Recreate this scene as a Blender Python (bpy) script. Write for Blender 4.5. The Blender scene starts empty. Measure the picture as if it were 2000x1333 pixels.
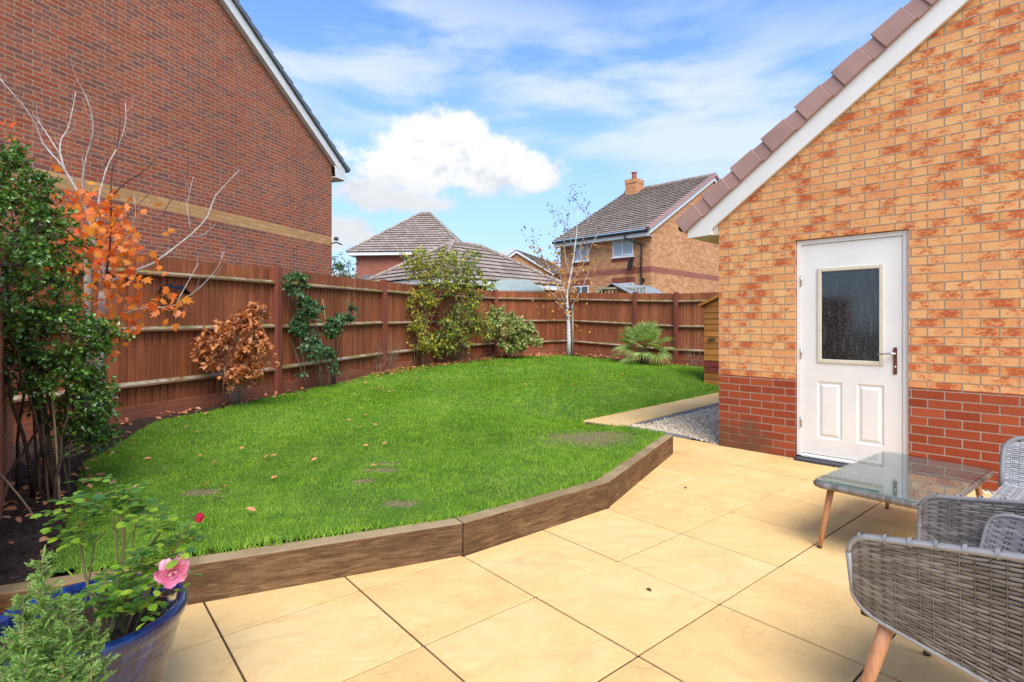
import bpy, bmesh, math, random
import numpy as np
from mathutils import Vector, Matrix
R = math.radians
random.seed(7)
rng = np.random.default_rng(11)
F, HZ, CH = 1060.0, 634.0, 1.30          # focal length in px of a 2000 px frame, horizon row, eye height

# ------------------------------------------------------------------ camera, world, sun, exposure
sc = bpy.context.scene
col = sc.collection
cam_d = bpy.data.cameras.new('camera')
cam_d.sensor_width = 36.0
cam_d.lens = 36.0 * F / 2000.0
cam_d.shift_y = -(1333 / 2 - HZ) / 2000.0
cam_d.clip_start = 0.05
cam_d.clip_end = 2000
cam = bpy.data.objects.new('camera', cam_d)
cam.location = (0, 0, CH)
cam.rotation_euler = (R(90), 0, 0)
col.objects.link(cam)
sc.camera = cam
sc.view_settings.view_transform = 'Standard'
sc.view_settings.look = 'None'
sc.view_settings.exposure = 0.95
sc.cycles.max_bounces = 6
sc.cycles.diffuse_bounces = 3
sc.cycles.glossy_bounces = 3
sc.cycles.transmission_bounces = 4
sc.cycles.transparent_max_bounces = 8
sc.cycles.caustics_reflective = False
sc.cycles.caustics_refractive = False
sc.view_settings.gamma = 1.0

SUN_EL, SUN_AZ = R(50), R(166)           # azimuth clockwise from +Y (the view direction)
sd = bpy.data.lights.new('sun', 'SUN')
sd.energy = 2.1
sd.angle = R(38)
sd.color = (1.0, 0.93, 0.82)
sun = bpy.data.objects.new('sun', sd)
sv = Vector((math.sin(SUN_AZ) * math.cos(SUN_EL), math.cos(SUN_AZ) * math.cos(SUN_EL), math.sin(SUN_EL)))
sun.rotation_euler = sv.to_track_quat('Z', 'Y').to_euler()
sun.location = (-8, -8, 12)
col.objects.link(sun)


class NT:
    """small wrapper for writing node trees"""
    def __init__(s, tree):
        s.t = tree
        s.n = tree.nodes
        s.l = tree.links

    def new(s, kind, **kw):
        n = s.n.new(kind)
        for k, v in kw.items():
            setattr(n, k, v)
        return n

    def put(s, sock, v):
        if isinstance(v, bpy.types.NodeSocket):
            s.l.new(v, sock)
        elif isinstance(v, (tuple, list)) and len(v) == 3 and sock.type == 'RGBA':
            sock.default_value = (*v, 1)
        else:
            sock.default_value = v

    def m(s, op, a, b=None, c=None, clamp=False):
        n = s.new('ShaderNodeMath', operation=op, use_clamp=clamp)
        s.put(n.inputs[0], a)
        if b is not None:
            s.put(n.inputs[1], b)
        if c is not None:
            s.put(n.inputs[2], c)
        return n.outputs[0]

    def mr(s, v, a, b, c=0.0, d=1.0, smooth=True):
        n = s.new('ShaderNodeMapRange', interpolation_type='SMOOTHSTEP' if smooth else 'LINEAR')
        for i, q in enumerate((v, a, b, c, d)):
            s.put(n.inputs[i], q)
        return n.outputs[0]

    def mix(s, f, a, b, mode='MIX'):
        n = s.new('ShaderNodeMix', data_type='RGBA', blend_type=mode)
        s.put(n.inputs[0], f)
        s.put(n.inputs[6], a)
        s.put(n.inputs[7], b)
        return n.outputs[2]

    def noise(s, vec, scale, detail=3.0, rough=0.55, dist=0.0, out=0):
        n = s.new('ShaderNodeTexNoise')
        if vec is not None:
            s.l.new(vec, n.inputs['Vector'])
        n.inputs['Scale'].default_value = scale
        n.inputs['Detail'].default_value = detail
        n.inputs['Roughness'].default_value = rough
        n.inputs['Distortion'].default_value = dist
        return n.outputs[out]

    def ramp(s, v, stops, interp='LINEAR'):
        n = s.new('ShaderNodeValToRGB')
        n.color_ramp.interpolation = interp
        e = n.color_ramp.elements
        while len(e) < len(stops):
            e.new(0.5)
        for i, (p, c) in enumerate(stops):
            e[i].position = p
            e[i].color = (*c, 1)
        s.put(n.inputs[0], v)
        return n.outputs[0]

    def vec(s, x, y, z=0.0):
        n = s.new('ShaderNodeCombineXYZ')
        s.put(n.inputs[0], x)
        s.put(n.inputs[1], y)
        s.put(n.inputs[2], z)
        return n.outputs[0]

    def sep(s, v):
        n = s.new('ShaderNodeSeparateXYZ')
        s.l.new(v, n.inputs[0])
        return n.outputs

    def scale(s, v, sc3, rot=(0, 0, 0)):
        n = s.new('ShaderNodeMapping')
        s.l.new(v, n.inputs[0])
        n.inputs['Scale'].default_value = sc3
        n.inputs['Rotation'].default_value = rot
        return n.outputs[0]


world = bpy.data.worlds.new("World")
sc.world = world
world.use_nodes = True
w = NT(world.node_tree)
w.n.clear()
sky = w.new('ShaderNodeTexSky', sky_type='NISHITA')
sky.sun_disc = False
sky.sun_elevation = SUN_EL
sky.sun_rotation = SUN_AZ
sky.altitude = 100
sky.air_density = 1.0
sky.dust_density = 1.0
sky.ozone_density = 1.6
tc = w.new('ShaderNodeTexCoord').outputs['Generated']
X, Y, Z = w.sep(tc)
az = w.m('ARCTAN2', X, Y)                       # heading of the ray, 0 = along +Y
el = w.m('ARCSINE', Z)
dome = w.vec(az, el, 0.0)
# cumulus: a few heaps given by heading and elevation, with a billowing edge
nb = w.noise(w.scale(dome, (1, 1.25, 1)), 9.0, 7.0, 0.6)
nb2 = w.noise(w.scale(dome, (1, 1.3, 1)), 26.0, 5.0, 0.6)
heap = None
for (a, e, ra, re, lift) in [(-.135, .325, .115, .055, 0), (-.115, .352, .06, .045, 0), (-.035, .295, .105, .05, 0), (-.20, .285, .10, .045, 0),
                             (-.245, .245, .075, .030, 0), (.045, .285, .055, .035, 0),
                             (-.305, .175, .07, .035, -.25), (-.33, .30, .10, .075, -.62), (-.20, .23, .12, .03, -.35), (-.36, .08, .16, .035, 0),
                             (-.09, .145, .07, .03, -.3), (-.02, .13, .08, .03, -.3), (.33, .05, .3, .03, 0), (.9, .2, .2, .06, 0), (-1.3, .3, .3, .08, 0),
                             (2.2, .4, .4, .1, 0), (3.0, .3, .5, .1, 0), (-2.3, .35, .4, .12, 0)]:
    dx = w.m('DIVIDE', w.m('SUBTRACT', az, a), ra)
    dy = w.m('DIVIDE', w.m('SUBTRACT', el, e - 0.014), re)
    d2 = w.m('SQRT', w.m('ADD', w.m('MULTIPLY', dx, dx), w.m('MULTIPLY', dy, dy)))
    b = w.m('SUBTRACT', 1.25 + lift, d2)
    heap = b if heap is None else w.m('SMOOTH_MAX', heap, b, 0.25)
edge = w.m('ADD', w.m('MULTIPLY', w.m('SUBTRACT', nb, 0.5), 1.7), w.m('MULTIPLY', w.m('SUBTRACT', nb2, 0.5), 0.75))
dens = w.m('ADD', heap, edge)
cum = w.mr(dens, 0.10, 0.55)
shade = w.mr(w.m('ADD', w.m('MULTIPLY', nb2, 0.8), w.m('MULTIPLY', w.noise(w.scale(dome, (1, 1.6, 1)), 7.0, 4.0, 0.5), 1.0)), 0.62, 0.95)
shade = w.m('MULTIPLY', shade, w.mr(w.m('ADD', el, w.m('MULTIPLY', nb, 0.10)), 0.27, 0.34, 0.30, 1.0))
# cirrus: long thin streaks falling to the right, broken by a broad noise
cs = w.scale(dome, (1.2, 5.0, 1), (0, 0, R(-9)))
c1 = w.noise(cs, 2.2, 6.0, 0.55, 0.25)
c2 = w.noise(w.scale(dome, (1.0, 2.2, 1), (0, 0, R(-9))), 3.0, 3.0, 0.5)
tilt = w.m('ADD', el, w.m('MULTIPLY', az, 0.17))
band = w.m('MULTIPLY', w.mr(tilt, 0.22, 0.36), w.m('SUBTRACT', 1.0, w.mr(tilt, 0.44, 0.62)))
cir = w.m('MULTIPLY', w.mr(c1, 0.38, 0.60), w.m('ADD', w.m('MULTIPLY', band, 0.85), w.m('MULTIPLY', w.mr(c2, 0.5, 0.8), 0.25)), clamp=True)
low = w.m('SUBTRACT', 1.0, w.mr(el, 0.0, 0.52))
skyc = w.mix(1.0, sky.outputs[0], (0.70, 0.90, 1.10), 'MULTIPLY')
skyc = w.mix(w.m('MULTIPLY', low, 0.75), skyc, (1.85, 2.4, 3.25))
skyc = w.mix(w.m('MULTIPLY', cir, 0.85), skyc, (3.05, 3.3, 3.6))
ccol = w.mix(shade, (2.45, 2.62, 2.85), (3.75, 3.75, 3.75))
skyc = w.mix(cum, skyc, ccol)
bg = w.new('ShaderNodeBackground')
w.l.new(skyc, bg.inputs[0])
bg.inputs[1].default_value = 0.15
wo = w.new('ShaderNodeOutputWorld')
w.l.new(bg.outputs[0], wo.inputs[0])


# ------------------------------------------------------------------ helpers
def G(px, py, h=0.0):
    """ground point at height h under a position in the 2000 px photograph"""
    y = (CH - h) * F / (py - HZ)
    return ((px - 1000) / F * y, y)


def P(px, py, d):
    return ((px - 1000) / F * d, d, CH - (py - HZ) / F * d)


def tag(o, label=None, cat=None, group=None, kind=None):
    if label: o['label'] = label
    if cat: o['category'] = cat
    if group: o['group'] = group
    if kind: o['kind'] = kind
    return o


def thing(name, label, cat, loc=(0, 0, 0), rz=0.0, group=None):
    o = bpy.data.objects.new(name, None)
    o.empty_display_size = 0.1
    o.location = loc
    o.rotation_euler = (0, 0, rz)
    col.objects.link(o)
    return tag(o, label, cat, group)


def link(name, me, mat=None, parent=None):
    o = bpy.data.objects.new(name, me)
    if mat is not None:
        me.materials.append(mat)
    if parent is not None:
        o.parent = parent
    col.objects.link(o)
    return o


class MB:
    def __init__(s):
        s.v, s.f, s.uv = [], [], {}

    def add(s, vs, fs):
        b = len(s.v)
        s.v += [tuple(p) for p in vs]
        s.f += [tuple(b + i for i in f) for f in fs]
        return b

    def box(s, a, b):
        (x0, y0, z0), (x1, y1, z1) = a, b
        s.add([(x0, y0, z0), (x1, y0, z0), (x1, y1, z0), (x0, y1, z0), (x0, y0, z1), (x1, y0, z1), (x1, y1, z1), (x0, y1, z1)],
              [(0, 3, 2, 1), (4, 5, 6, 7), (0, 1, 5, 4), (1, 2, 6, 5), (2, 3, 7, 6), (3, 0, 4, 7)])
        return s

    def obox(s, c, ax, ay, az_):
        """box about centre c with half-axis vectors"""
        c, ax, ay, az_ = map(Vector, (c, ax, ay, az_))
        vs = [c + i * ax + j * ay + k * az_ for k in (-1, 1) for (i, j) in ((-1, -1), (1, -1), (1, 1), (-1, 1))]
        s.add(vs, [(0, 3, 2, 1), (4, 5, 6, 7), (0, 1, 5, 4), (1, 2, 6, 5), (2, 3, 7, 6), (3, 0, 4, 7)])
        return s

    def prism(s, poly, vec):
        """polygon (3D points) extruded along vec"""
        n = len(poly)
        v = Vector(vec)
        a = [Vector(p) for p in poly]
        s.add(a + [p + v for p in a], [tuple(range(n - 1, -1, -1)), tuple(range(n, 2 * n))] + [(i, (i + 1) % n, n + (i + 1) % n, n + i) for i in range(n)])
        return s

    def tube(s, path, rad, k=6, flat=1.0, cap=True):
        n = len(path)
        pts = [Vector(p) for p in path]
        if not hasattr(rad, '__len__'): rad = [rad] * n
        ref = Vector((0.31, 0.17, 0.93)).normalized()
        b = len(s.v)
        prev = None
        for i, p in enumerate(pts):
            t = (pts[min(i + 1, n - 1)] - pts[max(i - 1, 0)])
            t = t.normalized() if t.length > 1e-9 else Vector((0, 0, 1))
            u = (prev if prev is not None else ref)
            u = u - t * u.dot(t)
            if u.length < 1e-4: u = t.orthogonal()
            u.normalize()
            prev = u
            q = t.cross(u)
            for j in range(k):
                a = 2 * math.pi * j / k
                s.v.append(tuple(p + (u * math.cos(a) + q * math.sin(a) * flat) * rad[i]))
        for i in range(n - 1):
            for j in range(k):
                s.f.append((b + i * k + j, b + i * k + (j + 1) % k, b + (i + 1) * k + (j + 1) % k, b + (i + 1) * k + j))
        if cap:
            s.f.append(tuple(b + j for j in range(k - 1, -1, -1)))
            s.f.append(tuple(b + (n - 1) * k + j for j in range(k)))
        return s

    def lathe(s, prof, c=(0, 0, 0), k=40):
        b = len(s.v)
        for (r, z) in prof:
            for j in range(k):
                a = 2 * math.pi * j / k
                s.v.append((c[0] + r * math.cos(a), c[1] + r * math.sin(a), c[2] + z))
        for i in range(len(prof) - 1):
            for j in range(k):
                s.f.append((b + i * k + j, b + i * k + (j + 1) % k, b + (i + 1) * k + (j + 1) % k, b + (i + 1) * k + j))
        return s

    def build(s, name, mat, parent=None, smooth=False, bevel=0.0, seg=1, uv=True, auto=None):
        me = bpy.data.meshes.new(name)
        me.from_pydata(s.v, [], s.f)
        me.update()
        if uv:
            box_uv(me)
        if smooth:
            me.shade_smooth()
            if auto: me.set_sharp_from_angle(angle=R(auto))
        o = link(name, me, mat, parent)
        if bevel:
            m = o.modifiers.new('bevel', 'BEVEL')
            m.width = bevel
            m.segments = seg
            m.limit_method = 'ANGLE'
        return o


def box_uv(me):
    """UVs in metres, projected along each face's main axis in the object's own frame"""
    n = len(me.loops)
    if not n: return
    uvl = me.uv_layers.new(name='UVMap')
    co = np.empty(len(me.vertices) * 3, np.float32); me.vertices.foreach_get('co', co); co = co.reshape(-1, 3)
    li = np.empty(n, np.int32); me.loops.foreach_get('vertex_index', li)
    pn = np.empty(len(me.polygons) * 3, np.float32); me.polygons.foreach_get('normal', pn); pn = np.abs(pn.reshape(-1, 3))
    lt = np.empty(len(me.polygons), np.int32); me.polygons.foreach_get('loop_total', lt)
    ax = np.repeat(np.argmax(pn, axis=1), lt)
    c = co[li]
    u = np.where(ax == 0, c[:, 1], c[:, 0])
    v = np.where(ax == 2, c[:, 1], c[:, 2])
    uvl.data.foreach_set('uv', np.stack([u, v], 1).astype(np.float32).ravel())


def npmesh(name, verts, faces_by_k, mat, parent=None, smooth=False):
    """verts (N,3); faces_by_k: list of (M,k) index arrays"""
    me = bpy.data.meshes.new(name)
    me.vertices.add(len(verts))
    me.vertices.foreach_set('co', np.ascontiguousarray(verts, np.float32).ravel())
    loops = np.concatenate([f.ravel() for f in faces_by_k]).astype(np.int32)
    tot = np.concatenate([np.full(len(f), f.shape[1]) for f in faces_by_k]).astype(np.int32)
    me.loops.add(len(loops))
    me.loops.foreach_set('vertex_index', loops)
    me.polygons.add(len(tot))
    me.polygons.foreach_set('loop_start', (np.cumsum(tot) - tot).astype(np.int32))
    me.polygons.foreach_set('loop_total', tot)
    me.update(calc_edges=True)
    if smooth: me.shade_smooth()
    return link(name, me, mat, parent)


# leaf templates: x along the leaf, y across, z up; faces as lists
LEAF = (np.array([(0, 0, 0), (.3, .5, .12), (.72, .42, .1), (1, 0, -.05), (.72, -.42, .1), (.3, -.5, .12)]), [(0, 3, 2, 1), (0, 5, 4, 3)])
CURL = (np.array([(0, 0, 0), (.3, .42, .25), (.7, .36, .3), (1, 0, .12), (.7, -.36, .3), (.3, -.42, .25)]), [(0, 3, 2, 1), (0, 5, 4, 3)])
MAPLE = (np.array([(0, 0, 0), (.12, .32, .05), (.3, .62, .02), (.42, .34, .04), (.72, .52, -.04), (.68, .2, .03), (1.05, 0, -.06),
                   (.68, -.2, .03), (.72, -.52, -.04), (.42, -.34, .04), (.3, -.62, .02), (.12, -.32, .05)]),
         [(0, 6, 5, 3), (3, 5, 4), (0, 3, 2, 1), (0, 9, 7, 6), (9, 8, 7), (0, 11, 10, 9)])
HOLLY = (np.array([(0, 0, 0), (.2, .34, .16), (.38, .26, .08), (.55, .46, .18), (.75, .24, .08), (1, 0, .02), (.75, -.24, .08), (.55, -.46, .18), (.38, -.26, .08), (.2, -.34, .16)]),
         [(0, 5, 4, 3), (0, 3, 2, 1), (0, 7, 6, 5), (0, 9, 8, 7)])
NEEDLE = (np.array([(0, .5, 0), (0, -.5, 0), (1, -.15, 0), (1, .15, 0)]), [(0, 1, 2, 3)])
BLADE = (np.array([(0, .5, 0), (0, -.5, 0), (.55, -.38, .0), (.55, .38, .0), (1, 0, .0)]), [(0, 1, 2, 3), (3, 2, 4)])


def frames(d, n=None, roll=None):
    """orthonormal frames whose x is d and whose z is close to n (or random)"""
    d = d / (np.linalg.norm(d, axis=1, keepdims=True) + 1e-9)
    if n is None: n = rng.normal(size=d.shape)
    y = np.cross(n, d)
    y /= np.linalg.norm(y, axis=1, keepdims=True) + 1e-9
    z = np.cross(d, y)
    return d, y, z


def scatter(name, tmpl, pos, d, n, length, width, mat, parent=None, smooth=False, thick=None):
    T, faces = tmpl
    N = len(pos)
    x, y, z = frames(d, n)
    L = np.broadcast_to(length, (N,)).reshape(N, 1, 1)
    Wd = np.broadcast_to(width, (N,)).reshape(N, 1, 1)
    t = T[None]
    V = pos[:, None, :] + x[:, None, :] * t[:, :, 0:1] * L + y[:, None, :] * t[:, :, 1:2] * Wd + z[:, None, :] * t[:, :, 2:3] * (Wd if thick is None else thick)
    k = len(T)
    off = (np.arange(N) * k)[:, None]
    byk = {}
    for f in faces:
        byk.setdefault(len(f), []).append(off + np.array(f)[None])
    return npmesh(name, V.reshape(-1, 3), [np.concatenate(a) for a in byk.values()], mat, parent, smooth)


# ------------------------------------------------------------------ materials
def mat_new(name):
    m = bpy.data.materials.new(name)
    m.use_nodes = True
    t = NT(m.node_tree)
    t.n.clear()
    out = t.new('ShaderNodeOutputMaterial')
    b = t.new('ShaderNodeBsdfPrincipled')
    t.l.new(b.outputs[0], out.inputs[0])
    return m, t, b, out


def bump(t, b, h, strength=0.5, dist=0.01):
    n = t.new('ShaderNodeBump')
    n.inputs['Strength'].default_value = strength
    n.inputs['Distance'].default_value = dist
    t.l.new(h, n.inputs['Height'])
    t.l.new(n.outputs[0], b.inputs['Normal'])


def objco(t): return t.new('ShaderNodeTexCoord').outputs['Object']
def uvco(t): return t.new('ShaderNodeTexCoord').outputs['UV']
def geo(t, k): return t.new('ShaderNodeNewGeometry').outputs[k]


def plain(name, c, rough=0.5, metal=0.0, var=0.12, scale=6.0, bmp=0.0, spec=0.5, c2=None):
    m, t, b, o = mat_new(name)
    oc = objco(t)
    nz = t.noise(oc, scale, 5.0, 0.6)
    dark = tuple(x * (1 - var * 1.6) for x in c) if c2 is None else c2
    lite = tuple(min(1, x * (1 + var)) for x in c)
    t.put(b.inputs['Base Color'], t.ramp(nz, [(0.3, dark), (0.65, lite)]))
    b.inputs['Roughness'].default_value = rough
    b.inputs['Metallic'].default_value = metal
    b.inputs['Specular IOR Level'].default_value = spec
    if bmp: bump(t, b, t.noise(oc, scale * 6, 4.0, 0.6), bmp, 0.004)
    return m


def brick(name, stops, mortar, fleck=None, blotch=None, dirt=None, bh=0.075, bl=0.225, soldier=False):
    m, t, b, o = mat_new(name)
    uv = uvco(t)
    u, v, _ = t.sep(uv)
    if soldier: u, v = v, u
    wob = t.noise(uv, 30.0, 2.0)
    rv = t.m('DIVIDE', v, bh)
    row = t.m('FLOOR', rv)
    fv = t.m('FRACT', rv)
    off = t.m('MULTIPLY', t.m('FLOORED_MODULO', row, 2.0), 0.0 if soldier else 0.5)
    ru = t.m('ADD', t.m('DIVIDE', u, bl), off)
    cl = t.m('FLOOR', ru)
    fu = t.m('FRACT', ru)
    du = t.m('MULTIPLY', t.m('MINIMUM', fu, t.m('SUBTRACT', 1.0, fu)), bl)
    dv = t.m('MULTIPLY', t.m('MINIMUM', fv, t.m('SUBTRACT', 1.0, fv)), bh)
    d = t.m('ADD', t.m('MINIMUM', du, dv), t.m('MULTIPLY', t.m('SUBTRACT', wob, 0.5), 0.004))
    mask = t.mr(d, 0.0038, 0.0068)
    wn = t.new('ShaderNodeTexWhiteNoise', noise_dimensions='3D')
    t.l.new(t.vec(cl, row, 3.0), wn.inputs[0])
    rnd = wn.outputs['Value']
    r2 = t.sep(wn.outputs['Color'])
    base = t.ramp(rnd, stops)
    fine = t.noise(uv, 60.0, 4.0, 0.7)
    base = t.mix(0.35, base, t.ramp(fine, [(0.3, (.25, .25, .25)), (0.7, (.75, .75, .75))]), 'OVERLAY')
    if fleck:
        # fire-flashed streaks, gathered round the middle of each brick
        sh = t.vec(t.m('ADD', u, t.m('MULTIPLY', r2[0], 7.0)), t.m('ADD', v, t.m('MULTIPLY', r2[1], 5.0)), 0.0)
        st = t.noise(t.scale(sh, (1.0, 2.0, 1), (0, 0, R(12))), 24.0, 6.0, 0.68, 1.1)
        cen = t.m('ADD', t.m('MULTIPLY', r2[2], 0.44), 0.28)
        env = t.m('SUBTRACT', 1.0, t.mr(t.m('ABSOLUTE', t.m('SUBTRACT', fu, cen)), 0.08, 0.48))
        vv = t.m('ADD', t.m('ADD', st, t.m('MULTIPLY', env, 0.17)), t.m('MULTIPLY', rnd, -0.20))
        base = t.mix(t.m('MULTIPLY', t.mr(vv, 0.44, 0.62), 0.62), base, fleck[1])
        base = t.mix(t.m('MULTIPLY', t.mr(vv, 0.54, 0.66), 0.85), base, fleck[0])
    if blotch:
        bl_ = t.noise(t.vec(t.m('ADD', u, t.m('MULTIPLY', r2[0], 9.0)), t.m('MULTIPLY', v, 2.5), 0.0), 9.0, 3.0)
        k = t.m('MULTIPLY', t.mr(t.m('ADD', bl_, t.m('MULTIPLY', rnd, 0.45)), 0.62, 0.85), 0.8)
        base = t.mix(k, base, blotch)
    mcol = t.mix(t.noise(uv, 8.0, 3.0), mortar, tuple(x * 0.72 for x in mortar))
    c = t.mix(mask, mcol, base)
    big = t.noise(uv, 0.7, 3.0)
    c = t.mix(0.22, c, t.ramp(big, [(0.3, (.3, .3, .3)), (0.7, (.7, .7, .7))]), 'OVERLAY')
    if dirt:
        dn = t.m('ADD', t.noise(uv, 3.0, 4.0), t.m('MULTIPLY', v, -1.1))
        dd = t.m('MULTIPLY', t.mr(dn, 0.05, 0.42), t.mr(u, dirt[1], dirt[1] - 0.45) if dirt[1] else 1.0)
        c = t.mix(t.m('MULTIPLY', dd, 0.85), c, dirt[0])
    t.put(b.inputs['Base Color'], c)
    b.inputs['Roughness'].default_value = 0.86
    b.inputs['Specular IOR Level'].default_value = 0.25
    hgt = t.m('ADD', t.m('MULTIPLY', mask, 1.0), t.m('MULTIPLY', fine, 0.35))
    bump(t, b, hgt, 0.7, 0.006)
    return m


M = {}
M['brick_buff'] = brick('buff_flashed_brick', [(0.0, (.74, .33, .115)), (0.3, (.79, .39, .15)), (0.6, (.82, .45, .19)), (0.85, (.80, .40, .16)), (1.0, (.74, .33, .13))], (.46, .34, .23),
                        fleck=((.48, .10, .035), (.68, .20, .075)))
M['brick_plinth'] = brick('red_smooth_brick', [(0.0, (.28, .05, .02)), (0.5, (.34, .066, .025)), (0.85, (.40, .085, .032)), (1.0, (.25, .045, .026))], (.42, .31, .24),
                          dirt=((.13, .07, .035), 0.75))
M['brick_dark'] = brick('red_brown_multi_brick', [(0.0, (.30, .075, .038)), (0.45, (.43, .12, .055)), (0.8, (.52, .17, .075)), (1.0, (.33, .085, .048))], (.52, .34, .22),
                        blotch=(.17, .075, .06))
M['brick_band'] = brick('buff_band_brick', [(0.0, (.50, .25, .09)), (0.5, (.58, .30, .11)), (1.0, (.62, .34, .14))], (.42, .30, .2))
M['brick_far_buff'] = brick('far_buff_brick', [(0.0, (.52, .21, .09)), (0.5, (.68, .30, .125)), (0.8, (.74, .37, .16)), (1.0, (.46, .16, .07))], (.42, .30, .2))
M['brick_far_red'] = brick('far_red_brick', [(0.0, (.32, .09, .055)), (0.6, (.40, .12, .07)), (1.0, (.30, .09, .06))], (.38, .26, .2))
M['brick_soldier'] = brick('red_soldier_brick', [(0.0, (.28, .06, .035)), (1.0, (.36, .085, .05))], (.34, .2, .15), bh=0.075, bl=0.225, soldier=True)
M['brick_garden'] = brick('orange_red_garden_brick', [(0.0, (.36, .085, .045)), (0.5, (.44, .12, .06)), (1.0, (.50, .15, .08))], (.5, .38, .3))
M['white'] = plain('white_upvc', (.84, .815, .77), 0.32, var=0.03, scale=3)
M['white_old'] = plain('weathered_white_board', (.78, .765, .73), 0.45, var=0.06, scale=2.5)
M['cream'] = plain('cream_plastic', (.70, .64, .50), 0.4, var=0.05)
M['black'] = plain('black_plastic', (.02, .021, .022), 0.35, var=0.1)
M['black_metal'] = plain('black_metal', (.012, .013, .015), 0.22, metal=0.3, var=0.1)
M['steel'] = plain('brushed_steel', (.62, .61, .59), 0.22, metal=1.0, var=0.05, scale=20)
M['bronze'] = plain('red_brown_metal', (.16, .055, .04), 0.3, metal=0.4, var=0.1)
M['slate'] = plain('dark_slate_step', (.045, .047, .055), 0.5, var=0.2, scale=12, bmp=0.3)
M['lead'] = plain('lead_flashing', (.33, .35, .36), 0.5, metal=0.3)
M['felt'] = plain('grey_green_felt_roof', (.30, .35, .31), 0.8, var=0.08, scale=2)
M['grey_felt'] = plain('grey_shed_roof', (.26, .28, .28), 0.8, var=0.1, scale=2)
M['curtain'] = plain('pale_net_curtain', (.62, .66, .66), 0.8, var=0.08, scale=8)
M['stone_edge'] = plain('grey_block_edging', (.20, .19, .175), 0.85, var=0.2, scale=9, bmp=0.5)
M['terracotta'] = plain('terracotta', (.36, .10, .06), 0.7, var=0.15)


def tiles(name, c1, c2, c3, tw=0.30, th=0.30):
    m, t, b, o = mat_new(name)
    uv = uvco(t)
    u, v, _ = t.sep(uv)
    row = t.m('FLOOR', t.m('DIVIDE', t.m('ADD', v, 0.001), th))
    ru = t.m('ADD', t.m('DIVIDE', u, tw), t.m('MULTIPLY', t.m('FLOORED_MODULO', row, 2.0), 0.5))
    wn = t.new('ShaderNodeTexWhiteNoise', noise_dimensions='2D')
    t.l.new(t.vec(t.m('FLOOR', ru), row), wn.inputs[0])
    fu = t.m('FRACT', ru)
    j = t.mr(t.m('MINIMUM', fu, t.m('SUBTRACT', 1.0, fu)), 0.015, 0.04)
    c = t.ramp(wn.outputs[0], [(0, c1), (.5, c2), (1, c3)])
    li = t.noise(uv, 2.2, 5.0, 0.7)
    c = t.mix(t.m('MULTIPLY', t.mr(li, 0.5, 0.75), 0.35), c, (.36, .33, .27))
    c = t.mix(j, (.03, .027, .025), c)
    t.put(b.inputs['Base Color'], c)
    b.inputs['Roughness'].default_value = 0.95
    b.inputs['Specular IOR Level'].default_value = 0.15
    bump(t, b, t.m('ADD', j, t.m('MULTIPLY', t.noise(uv, 40.0), .3)), 0.5, 0.01)
    return m


M['tile_brown'] = tiles('brown_concrete_tile', (.29, .225, .185), (.36, .285, .235), (.42, .335, .28))
M['tile_grey'] = tiles('grey_concrete_tile', (.12, .12, .125), (.15, .15, .155), (.19, .19, .19))
M['tile_red'] = plain('dusky_red_verge_tile', (.42, .25, .215), 0.7, var=0.1, scale=3, bmp=0.15)
M['tile_slate'] = plain('blue_grey_verge_tile', (.14, .155, .175), 0.65, var=0.15, scale=3)


def wood(name, c1, c2, c3, along='Z', rough=0.75, knots=True, top_tint=None, isl=True, ringscale=10.0, bmp=0.5, st=0.35):
    m, t, b, o = mat_new(name)
    oc = objco(t)
    s = {'X': (st, 9, 9), 'Y': (9, st, 9), 'Z': (9, 9, st)}[along]
    if isl:
        ri = geo(t, 'Random Per Island')
        ofs = t.new('ShaderNodeVectorMath', operation='ADD')
        t.l.new(oc, ofs.inputs[0])
        t.l.new(t.vec(t.m('MULTIPLY', ri, 13.0), t.m('MULTIPLY', ri, 31.0), t.m('MULTIPLY', ri, 7.0)), ofs.inputs[1])
        vec = ofs.outputs[0]
    else:
        vec = oc
        ri = 0.5
    g = t.noise(t.scale(vec, s), ringscale / 3, 6.0, 0.65, 0.6)
    g2 = t.noise(vec, 2.0, 3.0)
    k = t.m('ADD', t.m('MULTIPLY', g, 0.7), t.m('MULTIPLY', g2, 0.3))
    c = t.ramp(k, [(0.3, c1), (0.5, c2), (0.68, c3)])
    fg = t.noise(t.scale(vec, tuple(q * 3.0 for q in s)), 4.5, 6.0, 0.75)
    c = t.mix(0.55, c, t.ramp(fg, [(0.35, (.3, .3, .3)), (0.65, (.7, .7, .7))]), 'OVERLAY')
    if isl:
        c = t.mix(0.7, c, t.ramp(ri, [(0, (.34, .34, .34)), (1, (.66, .66, .66))]), 'OVERLAY')
    if knots:
        vo = t.new('ShaderNodeTexVoronoi')
        vo.inputs['Scale'].default_value = 2.4
        t.l.new(t.scale(vec, {'X': (.6, 1.6, 1.6), 'Y': (1.6, .6, 1.6), 'Z': (1.6, 1.6, .6)}[along]), vo.inputs['Vector'])
        kn = t.m('SUBTRACT', 1.0, t.mr(vo.outputs[0], 0.03, 0.085))
        c = t.mix(t.m('MULTIPLY', kn, 0.7), c, tuple(x * 0.35 for x in c1))
    if top_tint:
        up = t.sep(geo(t, 'Normal'))[2]
        mo = t.m('MULTIPLY', t.mr(up, 0.2, 0.6), t.mr(t.noise(oc, top_tint[2], 5.0, 0.7), top_tint[3], top_tint[3] + 0.22))
        c = t.mix(mo, c, t.ramp(t.noise(oc, 3.0, 3.0), [(0.42, top_tint[0]), (0.58, top_tint[1])]))
    t.put(b.inputs['Base Color'], c)
    b.inputs['Roughness'].default_value = rough
    b.inputs['Specular IOR Level'].default_value = 0.3
    bump(t, b, t.m('ADD', g, t.m('MULTIPLY', fg, .6)), bmp, 0.004)
    return m


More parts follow.
